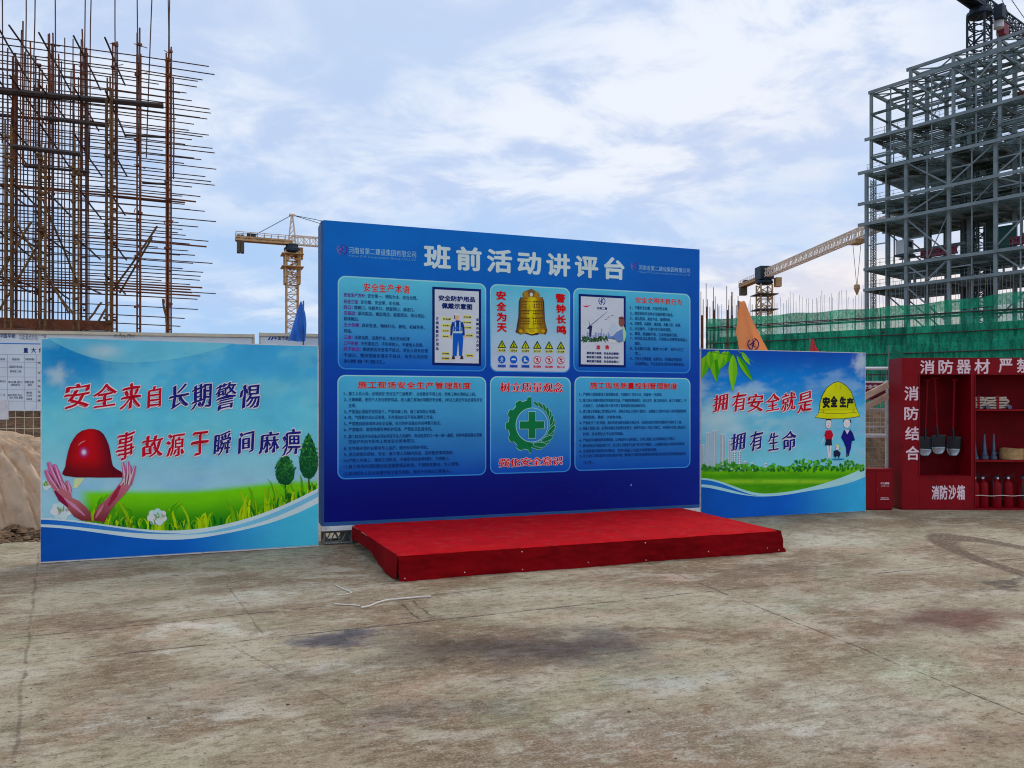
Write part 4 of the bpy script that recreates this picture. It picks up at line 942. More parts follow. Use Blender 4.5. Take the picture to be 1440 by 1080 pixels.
boxpart('roof_panel', (.022, CW - .022, .024, CD - .022, CH - .02, CH), M['red_paint'], cab)
header_panel = boxpart('header_panel', (.022, CW - .022, .0, .022, zt, CH), M['red_paint'], cab)
front_strip = boxpart('front_strip', (.022, xo0, .0, .022, .02, zt - .002), M['red_paint'], cab)
sand_bin = boxpart('sand_bin', (xo0 + .002, xd1, .0, .30, .03, zo), M['red_paint'], cab)
boxpart('divider', (xo1, xd1, .002, CD - .022, zo + .002, zt - .002), M['red_paint'], cab)
boxpart('floor_panel', (.022, CW - .022, .002, CD - .022, .005, .028), M['red_paint'], cab)
for py in (576.5, 648): z = cxz(0, py)[1]; boxpart('shelf', (xd1 + .002, CW - .024, .01, CD - .022, z - .016, z + .012), M['red_paint'], cab)
for args in ((xo0 - .014, xo0 + .0, -.010, -.001, zo, zt), (xo1, xo1 + .014, -.010, -.001, zo + .002, zt), (xo0, xo1, -.010, -.001, zt + .002, zt + .014), (xo0, xo1, -.010, -.001, zo - .014, zo - .001), (xd1 - .004, xd1 + .01, -.010, -.001, .03, zt), (xd1 + .012, CW - .02, -.010, -.001, zt, zt + .013)): boxpart('flange', args, M['red_paint'], cab)
PINK = ink(214, 178, 184)
def letters(parent, base, st, boxes, bold=.02):
    a = Art(base)
    for c, (x0, y0, x1, y1) in zip(st, boxes):
        (ua, zb), (ub, zt_) = cxz(x0, y1), cxz(x1, y0); a.text(c, ua, zb, ub, zt_, PINK, bold, 0)
    return a.build('lettering', parent)
Z5 = lambda x0, y0, x1, y1: (1200 + x0 / 4.154, 480 + y0 / 4.154, 1200 + x1 / 4.154, 480 + y1 / 4.154)
HL = [Z5(*q) for q in ((388, 110, 472, 190), (495, 108, 580, 190), (600, 108, 682, 190), (702, 104, 792, 190), (842, 102, 922, 184), (946, 100, 1032, 184))]
letters(header_panel, .002, '消防器材', HL[:4]); letters(header_panel, .002, '严禁', HL[4:])
letters(front_strip, .002, '消防结合', [Z5(*q) for q in ((297, 262, 380, 346), (297, 382, 380, 460), (302, 498, 386, 578), (305, 612, 388, 694))])
letters(sand_bin, .002, '消防沙箱', [Z5(*q) for q in ((456, 842, 498, 924), (502, 840, 548, 924), (552, 840, 598, 924), (602, 838, 648, 926))], .03)
b = MB(); x0, zc_ = cxz(1371, 697); x1, _ = cxz(1445, 698); b.path([(x0 + (x1 - x0) * i / 12, .02 + .006 * sin(i), zc_ + .006 * sin(i * 1.3)) for i in range(13)], .006); b.build('retaining_cord', M['cord'], cab)
ca, sa_ = cos(radians(-1)), sin(radians(-1))
def in_cab(x, y): return (cx0 + x * ca - y * sa_, CY + x * sa_ + y * ca)
# shovels hung on the back wall
def shovel():
    t = thing('fire_shovel', 'fire shovel', 'shovel', (0, 0, 0), 0, 'fire shovels hanging in the red cabinet')
    w, h = .112, .31; 
    def f(s, v):
        ww = w * (1 - .0 * v) * (1 if v < .55 else sqrt(max(0.03, 1 - ((v - .55) / .46) ** 2))); x = (2 * s - 1) * ww
        return (x, -.05 + .03 * ((2 * s - 1) ** 2) * -1 + .03 * v, .30 - h * v)
    o = cloth(f, 12, 14, 'blade', M['blade_dark'], t); md = o.modifiers.new('thickness', 'SOLIDIFY'); md.thickness = .006
    def f2(s, v): v2 = .62 + .37 * v; p_ = f(s, v2); return (p_[0] * .98, p_[1] - .006, p_[2])
    o = cloth(f2, 12, 8, 'blade_edge', M['blade'], t); md = o.modifiers.new('thickness', 'SOLIDIFY'); md.thickness = .003
    b = MB(); b.tube((0, -.06, .27), (0, -.03, .44), .018, 8, .016); b.build('socket', M['blade_dark'], t)
    b = MB(); b.tube((0, -.03, .43), (0, -.02, 1.18), .016, 8); b.build('handle', M['red_paint'], t)
    b = MB(); b.tube((-.05, -.02, 1.19), (.05, -.02, 1.19), .016, 8); b.build('grip', M['red_paint'], t)
    return t
sh = shovel(); zs = cxz(0, 642)[1]
for i, (px, dz, lab) in enumerate(((1305.5, 0, 'fire shovel with the brightest steel tip, nearest the left wall of the cabinet'), (1324, .03, 'middle fire shovel of the three hanging in the red cabinet'), (1343, .005, 'fire shovel with a dull dark blade hanging beside the cabinet divider'))):
    o = sh if i == 0 else copy_tree(sh); x, _ = cxz(px, 0); X, Y = in_cab(x * (CY + .2) / CY + .035, .26 - .02 * i); o.location = (X, Y, zs + dz); o['label'] = lab
    o.rotation_euler = (0, radians((3, -2, 2)[i]), 0)
# folded canvas hoses on the top shelf, a tan coil on the middle shelf
def hose_roll(name, label, x, z, r, h, turns, m, group=None, y=.16):
    X, Y = in_cab(x, y); t = thing(name, label, 'hose', (X, Y, z), rnd.uniform(0, 3), group); b = MB(); pts = []
    k = turns * 26
    for i in range(k + 1): a_ = 2 * pi * i / 26; rr = .03 + (r - .03) * i / k; pts.append((rr * cos(a_), rr * sin(a_)))
    vs = []; th = (r - .03) / turns * .42
    for i, (x_, y_) in enumerate(pts):
        l = math.hypot(x_, y_); nx, ny = x_ / l, y_ / l; wz = .006 * sin(i * .7)
        for o_, zz_ in ((-th, .004), (th, .004), (th * 1.15, h / 2), (th, h + wz), (-th, h + wz), (-th * 1.15, h / 2)): vs.append((x_ + nx * o_, y_ + ny * o_, zz_))
    n_ = len(pts); b.add(vs, [(i * 6 + j, i * 6 + (j + 1) % 6, (i + 1) * 6 + (j + 1) % 6, (i + 1) * 6 + j) for i in range(n_ - 1) for j in range(6)] + [tuple(range(6))[::-1], tuple(range((n_ - 1) * 6, n_ * 6))])
    b.build('coil', m, t); b = MB(); e = pts[-1]; b.tube((e[0], e[1], h * .5), (e[0] + .05, e[1] + .07, h * .5), .022, 10, .026); b.build('coupling', M['nozzle'], t); return t
zsh = cxz(0, 576.5)[1] + .013; zs2 = cxz(0, 648)[1] + .013
def smooth(pts, k=6):
    out = []
    for i in range(len(pts) - 1):
        p0, p1, p2, p3 = [Vector(pts[max(0, min(len(pts) - 1, i + d))]) for d in (-1, 0, 1, 2)]
        for j in range(k): t = j / k; out.append(.5 * ((2 * p1) + (p2 - p0) * t + (2 * p0 - 5 * p1 + 4 * p2 - p3) * t * t + (3 * p1 - p0 - 3 * p2 + p3) * t ** 3))
    return out + [Vector(pts[-1])]
def folded_hose(label, x, z, w, layers, rz):
    X, Y = in_cab(x, .17); t = thing('fire_hose', label, 'hose', (X, Y, z), rz, 'folded hoses on the top shelf'); b = MB(); th = .030; rr_ = random.Random(int(w * 1000))
    pts = []
    for l in range(layers):
        zz_ = .022 + l * th * 1.28; xs_ = [-w, -w * .5, 0, w * .5, w]; xs_ = xs_ if l % 2 == 0 else xs_[::-1]
        pts += [(x_ * rr_.uniform(.9, 1.04), zz_ + rr_.uniform(-.006, .006)) for x_ in xs_]
        if l < layers - 1: pts.append((xs_[-1] * 1.12, zz_ + th * .64))
    sm = [(p_.x, p_.z) for p_ in smooth([(x_, 0, z_) for x_, z_ in pts], 4)]; vs = []; n_ = len(sm); D_ = .075
    for i in range(n_):
        a_, c_ = sm[max(i - 1, 0)], sm[min(i + 1, n_ - 1)]; dx, dz = c_[0] - a_[0], c_[1] - a_[1]; l_ = math.hypot(dx, dz) or 1; nx, nz = -dz / l_, dx / l_; wy = .006 * sin(i * .5)
        for o_, y_ in ((-.4, -D_), (.4, -D_), (.52, -D_ * .6), (.52, D_ * .6), (.4, D_), (-.4, D_), (-.52, D_ * .6), (-.52, -D_ * .6)): vs.append((sm[i][0] + nx * th * o_, y_ + wy, sm[i][1] + nz * th * o_))
    b.add(vs, [(i * 8 + j, i * 8 + (j + 1) % 8, (i + 1) * 8 + (j + 1) % 8, (i + 1) * 8 + j) for i in range(n_ - 1) for j in range(8)] + [tuple(range(8))[::-1], tuple(range((n_ - 1) * 8, n_ * 8))])
    b.build('folded_canvas', M['canvas'], t); h_ = layers * th * 1.28 + .02
    b = MB(); b.b2(-.018, .018, -D_ - .006, D_ + .006, h_, h_ + .004); b.b2(-.018, .018, -D_ - .012, -D_ - .008, .004, h_); b.build('strap', M['red_paint'], t)
    b = MB(); b.tube((w * .9, -D_ - .02, .03), (w * .9, -D_ - .09, .03), .028, 12, .032); b.build('coupling', M['nozzle'], t); return t
folded_hose('narrower folded off-white canvas hose on the top shelf, by the divider', cxz(1379, 0)[0], zsh, .105, 5, .08)
folded_hose('wider folded off-white canvas hose on the top shelf, right of the other', cxz(1405, 0)[0] + .02, zsh, .15, 5, -.06)
hose_roll('suction_hose', 'tan coiled hose on the middle shelf beside the grey nozzles', cxz(1426, 0)[0] + .03, zs2, .17, .17, 6, M['brass'])
def nozzle():
    t = thing('hose_nozzle', 'nozzle', 'nozzle', (0, 0, 0), 0, 'hose nozzles on the middle shelf')
    b = MB(); b.lathe([(.062, 0), (.066, .01), (.066, .05), (.05, .06), (.052, .085), (.042, .1)], 16); b.build('coupling', M['nozzle'], t)
    b = MB(); b.lathe([(.040, .101), (.036, .14), (.024, .26), (.017, .36), (.019, .37), (.019, .39), (.013, .392)], 16); b.build('barrel', M['nozzle'], t); return t
nz = nozzle()
for i, (px, s_, lab) in enumerate(((1376.5, .9, 'grey hose nozzle nearest the divider on the middle shelf'), (1393, 1.0, 'grey hose nozzle standing between two others on the middle shelf'), (1403.5, 1.02, 'slim grey hose nozzle right beside the tan coiled hose'))):
    o = nz if i == 0 else copy_tree(nz); X, Y = in_cab(cxz(px, 0)[0], .14 + .05 * (i % 2)); o.location = (X, Y, zs2); o.scale = (s_ * (.72 if i == 2 else 1),) * 2 + (s_,); o['label'] = lab
def extinguisher():
    t = thing('fire_extinguisher', 'extinguisher', 'fire extinguisher', (0, 0, 0), 0, 'fire extinguishers on the cabinet floor')
    b = MB(); b.lathe([(.0, 0), (.070, 0), (.076, .012), (.076, .33), (.066, .375), (.035, .405), (.022, .415), (.022, .44)], 22); b.build('cylinder', M['red_paint'], t, None, True)
    b = MB(); b.lathe([(.026, .441), (.026, .47), (.014, .48)], 12); vo = b.build('valve', M['nozzle'], t)
    b = MB(); b.beam((-.02, 0, .485), (.10, 0, .52), .022, .008); b.beam((-.02, 0, .472), (.095, 0, .475), .022, .008); b.build('handle', M['black'], vo); b = MB(); b.tube((0, -.028, .455), (0, -.036, .455), .018, 12); b.build('gauge', M['white'], vo)
    b = MB(); b.path([(-.025, 0, .455), (-.07, -.01, .46), (-.094, -.02, .40), (-.09, -.03, .25), (-.088, -.03, .12)], .010, 8); b.build('hose', M['black'], t)
    return t
ex = extinguisher()
for i, (px, lab) in enumerate(((1374.5, 'fire extinguisher half hidden behind the cabinet divider'), (1389.5, 'second fire extinguisher from the cabinet divider'), (1406, 'third fire extinguisher from the cabinet divider'), (1424, 'fourth fire extinguisher from the cabinet divider'), (1443, 'fire extinguisher farthest right, cut by the photo edge'))):
    o = ex if i == 0 else copy_tree(ex); X, Y = in_cab(cxz(px, 0)[0] + .015, .15 + .03 * (i % 2)); o.location = (X, Y, .029); o['label'] = lab; o.rotation_euler = (0, 0, radians((10, -35, 20, -10, 40)[i]))

# red extinguisher box between the sign and the cabinet
bx = thing('extinguisher_box', 'small red metal box on the slab between the right display board and the fire cabinet', 'extinguisher box', (5.50, 11.98, 0), radians(-3))
BWd, BHt, BDp = .385, .64, .26
boxpart('body', (0, BWd, 0, BDp, .02, BHt - .03), M['red_paint'], bx); boxpart('lid', (-.008, BWd + .008, -.012, BDp + .008, BHt - .029, BHt), M['red_paint'], bx); boxpart('plinth', (.01, BWd - .01, .01, BDp - .01, 0, .019), M['dark_red'], bx)
boxpart('door', (.135, BWd - .006, -.008, -.0015, .04, BHt - .05), M['red_paint'], bx)
a = Art(.0095); a.text('灭火器箱', .20, .40, .33, .435, PINK, .02, 0); a.text('火警119', .205, .365, .325, .385, PINK, .01, 0); a.rect(.19, .33, .165, .171, PINK, 0); a.text('使用方法', .20, .18, .32, .205, PINK, .01, 0); a.build('lettering', bx)
b = MB(); b.tube((.15, -.016, .30), (.15, -.016, .36), .005); b.build('handle', M['nozzle'], bx)

# ------------------------------------------------------------------ notice boards and mesh fence at the left, behind the display board
PN = Plane(-7.94, 12.0, 11.0); QN = PN.uv; NA = radians(11)
def fence_board(u0, u1, z0, z1, label):
    x, y = rot2(u0, 0, NA, PN.x, PN.y); t = thing('site_notice_board', label, 'notice board', (x, y, 0), NA, 'white notice boards on the left fence'); w = u1 - u0
    boxpart('sheet', (.0, w, .03, .045, z0, z1 - .05), M['white'], t); boxpart('top_rail', (-.02, w + .02, .0, .06, z1 - .049, z1), M['cream'], t)
    for x in (-.03, w - .01): boxpart('post', (x, x + .045, .061, .105, 0, z1 + .01), M['cream'], t)
    b = MB()
    return t, w
zt0 = QN(0, 464)[1]; u355 = QN(354, 468)[0]; zb0 = QN(20, 578)[1]
GRY, DBL, LBL = ink(96, 100, 116), ink(24, 44, 100), ink(60, 110, 170)
t1, w1 = fence_board(-.9, u355, zb0, zt0, 'white hazard notice board with printed table, left end of the fence')
a = Art(-.029, .0008); off = .9
a.rect(.01, w1 - .01, zb0 + .01, zt0 - .06, ink(186, 194, 218), 0)
def nt(st, x0, y0, x1, y1, c, bold=.02): (ua, zb), (ub, zt_) = QN(x0, y1), QN(x1, y0); a.text(st, ua + off, zb, ub + off, zt_, c, bold, 2)
nt('中国华能', -2, 469, 20.6, 475, DBL); nt('华能渑池热电厂二期', 26, 470, 64, 478, GRY, .0)
z_ = QN(20, 483)[1]; a.rect(.01, w1 - .01, z_ - .008, z_ + .008, LBL, 1)
nt('重', 32, 489, 38.5, 496, DBL, .03); nt('大', 43, 489, 49.5, 496, DBL, .03); nt('危', 53.5, 489, 60, 496, DBL, .03); nt('险', 64.5, 489, 71, 496, DBL, .03); nt('源', 75, 489, 82, 496, DBL, .03)
for py in (498.5, 509, 517, 530, 548, 564): z_ = QN(20, py)[1]; a.rect(.02, w1 - .02, z_ - .003, z_ + .003, ink(130, 138, 164), 1)
for px in (-40, -16, 9.5, 33, 50, 70, 95): u_ = QN(px, 520)[0] + off; a.rect(u_ - .003, u_ + .003, zb0 + .03, QN(20, 498.5)[1], ink(130, 138, 164), 1)
for (px, py, st, w) in ((-1, 505, '序号', 7), (15.5, 505, '危险源名称', 11), (34.5, 505, '可能导致事故', 13), (12, 515.5, '深基坑开挖工程', 18), (13, 522, '脚手架 工程', 16), (-2, 536, '高处作业', 9), (10.5, 537, '高支模 施工', 20), (33.5, 537, '坍塌 坠落', 13), (14, 541, '起重吊装作业', 13), (38, 541, '物体打击', 6), (0, 555, '1 2', 6), (10, 555.5, '临时用电 作业', 20), (36, 552, '触电', 8), (36, 556, '火灾', 8), (36, 561, '机械伤害', 8), (12, 559, '动火 作业 管理', 19), (52, 510, '控制措施', 7), (52, 524, '专项方案', 7), (52, 535, '安全交底', 7), (52, 543, '旁站监督', 7), (52, 551, '持证上岗', 7), (52, 557, '定期检查', 7), (52, 563, '佩戴防护', 7)): nt(st, px, py - 1.5, px + w, py + 1.7, GRY, .02)
a.build('printed_table', t1)
boxpart('side_flap', (.62, QN(11, 560)[0] + off, .022, .028, QN(5, 590)[1], QN(5, 562)[1]), M['white'], t1)
u365, u470 = QN(366, 468)[0], QN(366, 468)[0] + 2.6
t2, w2 = fence_board(u365, u470, zb0, QN(366, 468)[1], 'white notice board with blue logo, behind the blue pennant')
a = Art(-.029, .0008); off = -u365; a.rect(.01, w2 - .01, zb0 + .01, QN(366, 468)[1] - .06, ink(186, 194, 218), 0)
for dx in (0, 4): a.poly([(q[0] + off, q[1]) for q in (QN(376 + dx, 478), QN(379 + dx, 473.5), QN(381 + dx, 473.5), QN(378.5 + dx, 478))], ink(30, 70, 150), 2)
nt('中国华能', 385, 473, 406, 478, DBL); a.build('printed_sheet', t2)
for i in range(1):
    b = MB(); zc_ = QN(175, 470)[1] - .02; u_ = QN(175, 470)[0] + .9
    for x in range(9): b.path([(u_ - .14 + .035 * x + rnd.uniform(-.02, .02), -.008 + rnd.uniform(-.01, 0), zc_ + rnd.uniform(-.03, .03)) for _ in range(4)], .006, 5)
    b.build('wire_tie', M['galv'], t1)

def mesh_panel(name, x, y, ang, w, z0, z1, su, sz, r, label, cat, frame=None, group=None, m='cream'):
    t = thing(name, label, cat, (x, y, 0), ang, group); b = MB(); k = int(w / su)
    for i in range(k + 1): b.tube((i * su, 0, z0), (i * su, 0, z1), r, 4)
    for j in range(int((z1 - z0) / sz) + 1): b.tube((0, .009, z0 + j * sz), (w, .009, z0 + j * sz), r, 4)
    b.build('wire_mesh', M[m], t)
    for x_ in (-.03, w + .03): b = MB(); b.tube((x_, .0, 0), (x_, .0, z1 + .05), .028, 10); b.build('post', M['galv'], t)
    return t
x, y = rot2(-1.0, .16, NA, PN.x, PN.y); mesh_panel('mesh_fence', x, y, NA, 4.6, .03, 1.66, .128, .175, .0055, 'cream wire mesh fence under the white notice boards at left', 'fence')

# beige tarpaulin over a heap, far left
tp = thing('covered_heap', 'beige tarpaulin draped over a heap at the left edge of the slab', 'covered heap', (-7.75, 10.75, -.06), radians(6))
def tarp_fn(s, t):
    a_ = 2 * pi * s; q = t; rad = 1 + .07 * sin(3 * a_ + 1) + .05 * sin(7 * a_)
    fold = abs(((s * 41 + .8 * t + .3 * fbm(s * 8, t * 2, 1.3)) % 1) - .5) * 2; fold2 = abs(((s * 97 - 1.1 * t + .3 * fbm(t * 2, s * 9, 1.)) % 1) - .5) * 2
    h = 1.34 * (1 - q ** 2.3) ** .9 if q < 1 else 0; amp = sst(q, .1, .55)
    rr = q * rad * (1 + .10 * amp * fold ** 2.2 + .045 * amp * fold2 ** 2); x_, y_ = 2.15 * rr * cos(a_), 1.02 * rr * sin(a_)
    return (x_, y_, max(0, h * (1 + .12 * amp * (fold - .5) + .05 * amp * (fold2 - .5)) + .07 * fbm(x_ + 3, y_, .9) * (1 - q) + .012 * fbm(x_, y_, 4)) + .015)
cloth(tarp_fn, 300, 60, 'tarpaulin', M['tarp'], tp)
b = MB(); b.lathe([(1.7, .0), (1.5, .3), (1.1, .7), (.5, 1.1), (.05, 1.2)], 18); b.v = [(x * 1.1, y * .5, z * .9) for x, y, z in b.v]; b.build('heap', M['soil'], tp)
def rock(b, x, y, z, r, rr):
    k = 7; vs = []
    for j, (q, zz_) in enumerate(((.55, -.25), (1., .15), (.75, .6), (.25, .8))):
        for i in range(k): a_ = 2 * pi * i / k + j * .3; f_ = rr.uniform(.75, 1.25); vs.append((x + r * q * f_ * cos(a_), y + r * q * f_ * sin(a_) * .8, z + r * zz_ * rr.uniform(.8, 1.1)))
    b.add(vs, [(j * k + i, j * k + (i + 1) % k, (j + 1) * k + (i + 1) % k, (j + 1) * k + i) for j in range(3) for i in range(k)] + [tuple(range(3 * k, 4 * k))])
b = MB(); rr = random.Random(21)
for i in range(420):
    x, y = rr.uniform(-9.5, -5.4), rr.uniform(9.0, 10.1); rock(b, x, y, -.03 + .04 * rr.random(), rr.uniform(.015, .07) * (1.6 if rr.random() < .1 else 1), rr)
tag(b.build('rubble', M['soil']), 'brown clods and rubble along the foot of the tarpaulin', None, None, 'stuff')
b = MB()
for i in range(500):
    d = 3.2 + 10 * rr.random() ** 1.5; x = rr.uniform(-.75, .75) * d
    if -5.0 < x < 14: rock(b, x, d, .0, rr.uniform(.0025, .006) * (1.8 if rr.random() < .04 else 1), rr)
tag(b.build('grit', mat('dry_grit', lin(120, 100, 78), .95, var=.5, scale=2)), 'small stones and grit scattered over the concrete slab', None, None, 'stuff')

# pale rope pieces on the slab
def gpath(pts, z=.008): return [(*ground_xy(*q), z) for q in pts]
b = MB(); b.path(smooth(gpath([(508, 855.5), (518, 854), (528, 850), (541, 846), (556, 844), (572, 842.5), (590, 841), (606, 840)])), .0085, 8); tag(b.build('rope', M['cord'], None, None, True), 'longest white rope lying on the slab in front of the stage', 'rope', 'white rope pieces on the slab')
b = MB(); b.path(smooth(gpath([(470, 850.5), (484, 851.5), (497, 852), (506, 853.5)])), .006, 8); tag(b.build('rope', M['cord'], None, None, True), 'short white rope end just left of the longest rope', 'rope', 'white rope pieces on the slab')
b = MB(); b.path(smooth(gpath([(472, 824), (482, 829), (492, 833), (494, 835), (486, 837), (474, 838)])), .005, 8); tag(b.build('rope', M['cord'], None, None, True), 'thin curled white rope nearest the left front of the stage', 'rope', 'white rope pieces on the slab')

# ------------------------------------------------------------------ fence, banner panel and planks at the right
x0, y0 = 4.9, 13.6; sc = y0 / F; zf = lambda py, d=13.6: EYE + (HY - py) * d / F
t = thing('site_fence', 'white railed mesh fence seen between the right display board and the fire cabinet', 'fence', (x0, y0, 0), 0)
for z in (zf(518), .2, 1.1): b = MB(); b.tube((0, 0, z), (4.2, 0, z), .028, 10); b.build('rail', M['white'], t)
for x in (.02, 2.1, 4.18): b = MB(); b.tube((x, .03, -.1), (x, .03, zf(518) + .03), .03, 10); b.build('post', M['white'], t)
b = MB()
for i in range(50): b.tube((.04 + i * .083, .035, .2), (.04 + i * .083, .035, zf(519)), .004, 4)
for i in range(20): b.tube((0, .043, .25 + i * .105), (4.2, .043, .25 + i * .105), .004, 4)
b.build('wire_mesh', M['galv'], t)
xr = (1247 - CX) * 13.2 / F; zg = lambda py: EYE + (HY - py) * 13.2 / F; xl = xr - 1.5
t = thing('mesh_gate', 'white framed mesh gate leaf with a dark red banner, leaning on the fence', 'gate', (xl, 13.2, 0), 0)
for args in ((0, 1.5, zg(537), 'h'), (0, 1.5, zg(614), 'h'), (0, 1.5, zg(576), 'h'), (0, 1.5, zg(600), 'h')): b = MB(); b.beam((0, 0, args[2]), (1.5, 0, args[2]), .03, .03); b.build('frame_bar', M['white'], t)
for x in (0, 1.5): b = MB(); b.beam((x, -.0, 0), (x, -.0, zg(535)), .034, .034); b.build('frame_upright', M['white'], t)
b = MB()
for i in range(24): b.tube((.03 + i * .0625, .022, zg(614)), (.03 + i * .0625, .022, zg(537)), .003, 4)
for i in range(12): b.tube((0, .028, zg(614) + i * .08), (1.5, .028, zg(614) + i * .08), .003, 4)
b.build('wire_mesh', M['cream'], t)
boxpart('banner', (.02, 1.47, -.022, -.017, zg(562), zg(538.5)), mat('maroon_banner', lin(112, 26, 40), .7), t)
a = Art(.023); a.text('安全生产', 1.47 - .40, zg(546.5), 1.44, zg(541), PINK, .03, 0); a.build('banner_lettering', t)
for k_, (ya, yb, lab) in enumerate(((560, 541, 'upper pale timber plank tilted across the dark red banner'), (575, 556.5, 'lower pale timber plank tilted across the mesh gate'))):
    d = 13.05; pA = ((1200 - CX) * d / F, d, EYE + (HY - ya - 6) * d / F); pB = ((1248.5 - CX) * d / F, d, EYE + (HY - yb) * d / F)
    b = MB(); b.beam(pA, pB, .05, .10); o = b.build('timber_plank', M['wood']); tag(o, lab, 'plank', 'timber planks on the gate')

# ------------------------------------------------------------------ pennants
def flag(label, x, d, pts, colr, back, name='pennant', logo=None, zpole=None, ang=8, fold=.05, white=None):
    """pts: photo outline of the hanging cloth as rows (y, x_left, x_right)"""
    pl = Plane(x, d, ang); t = thing(name, label, 'flag', (x, d, 0), radians(ang), 'coloured pennants on the fences')
    m = bpy.data.materials.new('pennant_cloth'); m.use_nodes = True; k_ = N(m.node_tree); p_ = k_.n['Principled BSDF']; k_.put(p_.inputs['Base Color'], (*colr, 1)); p_.inputs['Roughness'].default_value = .8
    tr = k_.new('ShaderNodeBsdfTranslucent'); k_.put(tr.inputs[0], (*colr, 1)); mx = k_.new('ShaderNodeMixShader'); mx.inputs[0].default_value = .45; k_.put(mx.inputs[1], p_.outputs[0]); k_.put(mx.inputs[2], tr.outputs[0]); k_.put(k_.n['Material Output'].inputs[0], mx.outputs[0])
    rows = []
    ys = [r[0] for r in pts]; nn = 26
    for j in range(nn + 1):
        y = ys[0] + (ys[-1] - ys[0]) * j / nn; i = max(q for q in range(len(pts) - 1) if pts[q][0] <= y); f_ = (y - pts[i][0]) / (pts[i + 1][0] - pts[i][0])
        xa = pts[i][1] + (pts[i + 1][1] - pts[i][1]) * f_; xb = pts[i][2] + (pts[i + 1][2] - pts[i][2]) * f_; row = []
        for q in range(15): s_ = q / 14; u, z = pl.uv(xa + (xb - xa) * s_, y); row.append((u, fold * (sin(s_ * 6.5 + j * .09 + 1) + .35 * sin(s_ * 15 - j * .2)) * (.25 + .75 * j / nn) - .02, z))
        rows.append(row)
    b = MB(); k2 = 15; b.add([p for r in rows for p in r], [(j * k2 + i, j * k2 + i + 1, (j + 1) * k2 + i + 1, (j + 1) * k2 + i) for j in range(nn) for i in range(14)])
    o = b.build('cloth', m, t, None, True); u, z = pl.uv(back, pts[0][0]); b = MB(); b.tube((u, .06, 0), (u, .06, z + .02), .012, 8); b.build('pole', M['galv'], t)
    if logo:
        a = Art(fold * 1.3 + .03, .001); u, z = pl.uv(*logo[:2]); logo_mark(a, u, z, logo[2], logo[3], 0); a.build('emblem', t)
    return t
flag('orange pennant with a dark emblem above the right display board', 4.0, 13.0, [(424, 1040, 1048), (440, 1038, 1055), (468, 1035.5, 1067), (478, 1038, 1071), (500, 1041, 1081)], lin(250, 158, 96), 1041, logo=(1054, 485, .105, ink(60, 36, 80)), fold=.085)
flag('small red pennant peeking over the right display board', 5.2, 13.2, [(477, 1141, 1144), (486, 1140, 1147), (500, 1138, 1153)], lin(206, 60, 66), 1141.5, fold=.05)
flag('small green pennant above the left corner of the fire cabinet', 6.6, 13.4, [(487, 1253.5, 1255), (494, 1253, 1264), (508, 1252.5, 1283)], lin(16, 110, 84), 1253, fold=.03)
flag('blue pennant hanging in front of the second white fence board', -3.4, 11.9, [(424, 422.5, 424), (440, 417, 429), (456, 412, 431), (470, 408, 431), (480, 405, 430)], lin(62, 128, 216), 426, fold=.09)

# ------------------------------------------------------------------ rebar frame at the left
RX, RY = -8.88, 20.0
rf = thing('rebar_frame', 'tall rusty frame of tied rebar columns and bars behind the left fence', 'rebar frame', (RX, RY, 0), A0)
ce, se = cos(A0), sin(A0)
def rX(px, Y=0.): r = (px - CX) / F; return (r * (RY + ce * Y) - RX + se * Y) / (ce - r * se)
def rZ(px, py, Y=0.): X = rX(px, Y); return EYE + (HY - py) * (RY + se * X + ce * Y) / F
q = random.Random(11)
def cage(px, Y, w, py_top, m, nb_=3, tall=0):
    X = rX(px, Y); zt_ = rZ(px, py_top, Y); b = MB()
    for i in range(nb_):
        for j in range(2): b.tube((X - w / 2 + w * i / max(1, nb_ - 1), Y - w / 2 + w * j, 0), (X - w / 2 + w * i / max(1, nb_ - 1) + q.uniform(-.02, .02), Y - w / 2 + w * j, zt_ + q.uniform(-.5, .25)), .020, 6)
    z = .3
    while z < zt_ - .5:
        for p0, p1 in (((-1, -1), (1, -1)), ((1, -1), (1, 1)), ((1, 1), (-1, 1)), ((-1, 1), (-1, -1))): b.tube((X + p0[0] * w / 2, Y + p0[1] * w / 2, z), (X + p1[0] * w / 2, Y + p1[1] * w / 2, z), .011, 5)
        z += .3
    for i in range(9):                                  # tie clamps and stubs
        z = q.uniform(3.6, zt_); b.box(X + q.uniform(-.06, .06), Y - w / 2 - .02, z, .09, .07, .06, q.uniform(0, 1)); b.tube((X - .1, Y - w / 2 - .03, z), (X + q.uniform(-.1, .25), Y - w / 2 - .04, z + q.uniform(-.12, .12)), .011, 5)
    return b.build('column_cage', m, rf)
for a_ in ((237.5, 0, .11, 72, M['rust'], 3), (195, 0, .07, 52, M['rust'], 2), (153, -.2, .10, 120, M['ochre'], 2), (161, .35, .10, 62, M['rust'], 2), (107, -.9, .09, 205, M['ochre'], 2), (118, .4, .12, 70, M['rust'], 2), (60, -.9, .09, 205, M['ochre'], 2), (53, .2, .08, 92, M['rust'], 2), (12, -.9, .12, 180, M['ochre'], 2), (20, .4, .08, 85, M['rust'], 2), (72, 2.0, .08, 60, M['rust'], 2), (-30, 0, .12, 70, M['rust'], 3)): cage(*a_)
def bar(name, p, p2, r, m):
    b = MB(); p, p2 = Vector(p), Vector(p2); w_ = .012 if r < .03 else .003; k_ = 5
    b.path([p + (p2 - p) * i / k_ + (Vector((q.uniform(-w_, w_), q.uniform(-w_, w_), q.uniform(-w_, w_) - (.03 * (i == k_) if name == 'horizontal_bar' else 0))) if 0 < i else Vector()) for i in range(k_ + 1)], r, 6)
    return b.build(name, m, rf)
z = 3.5
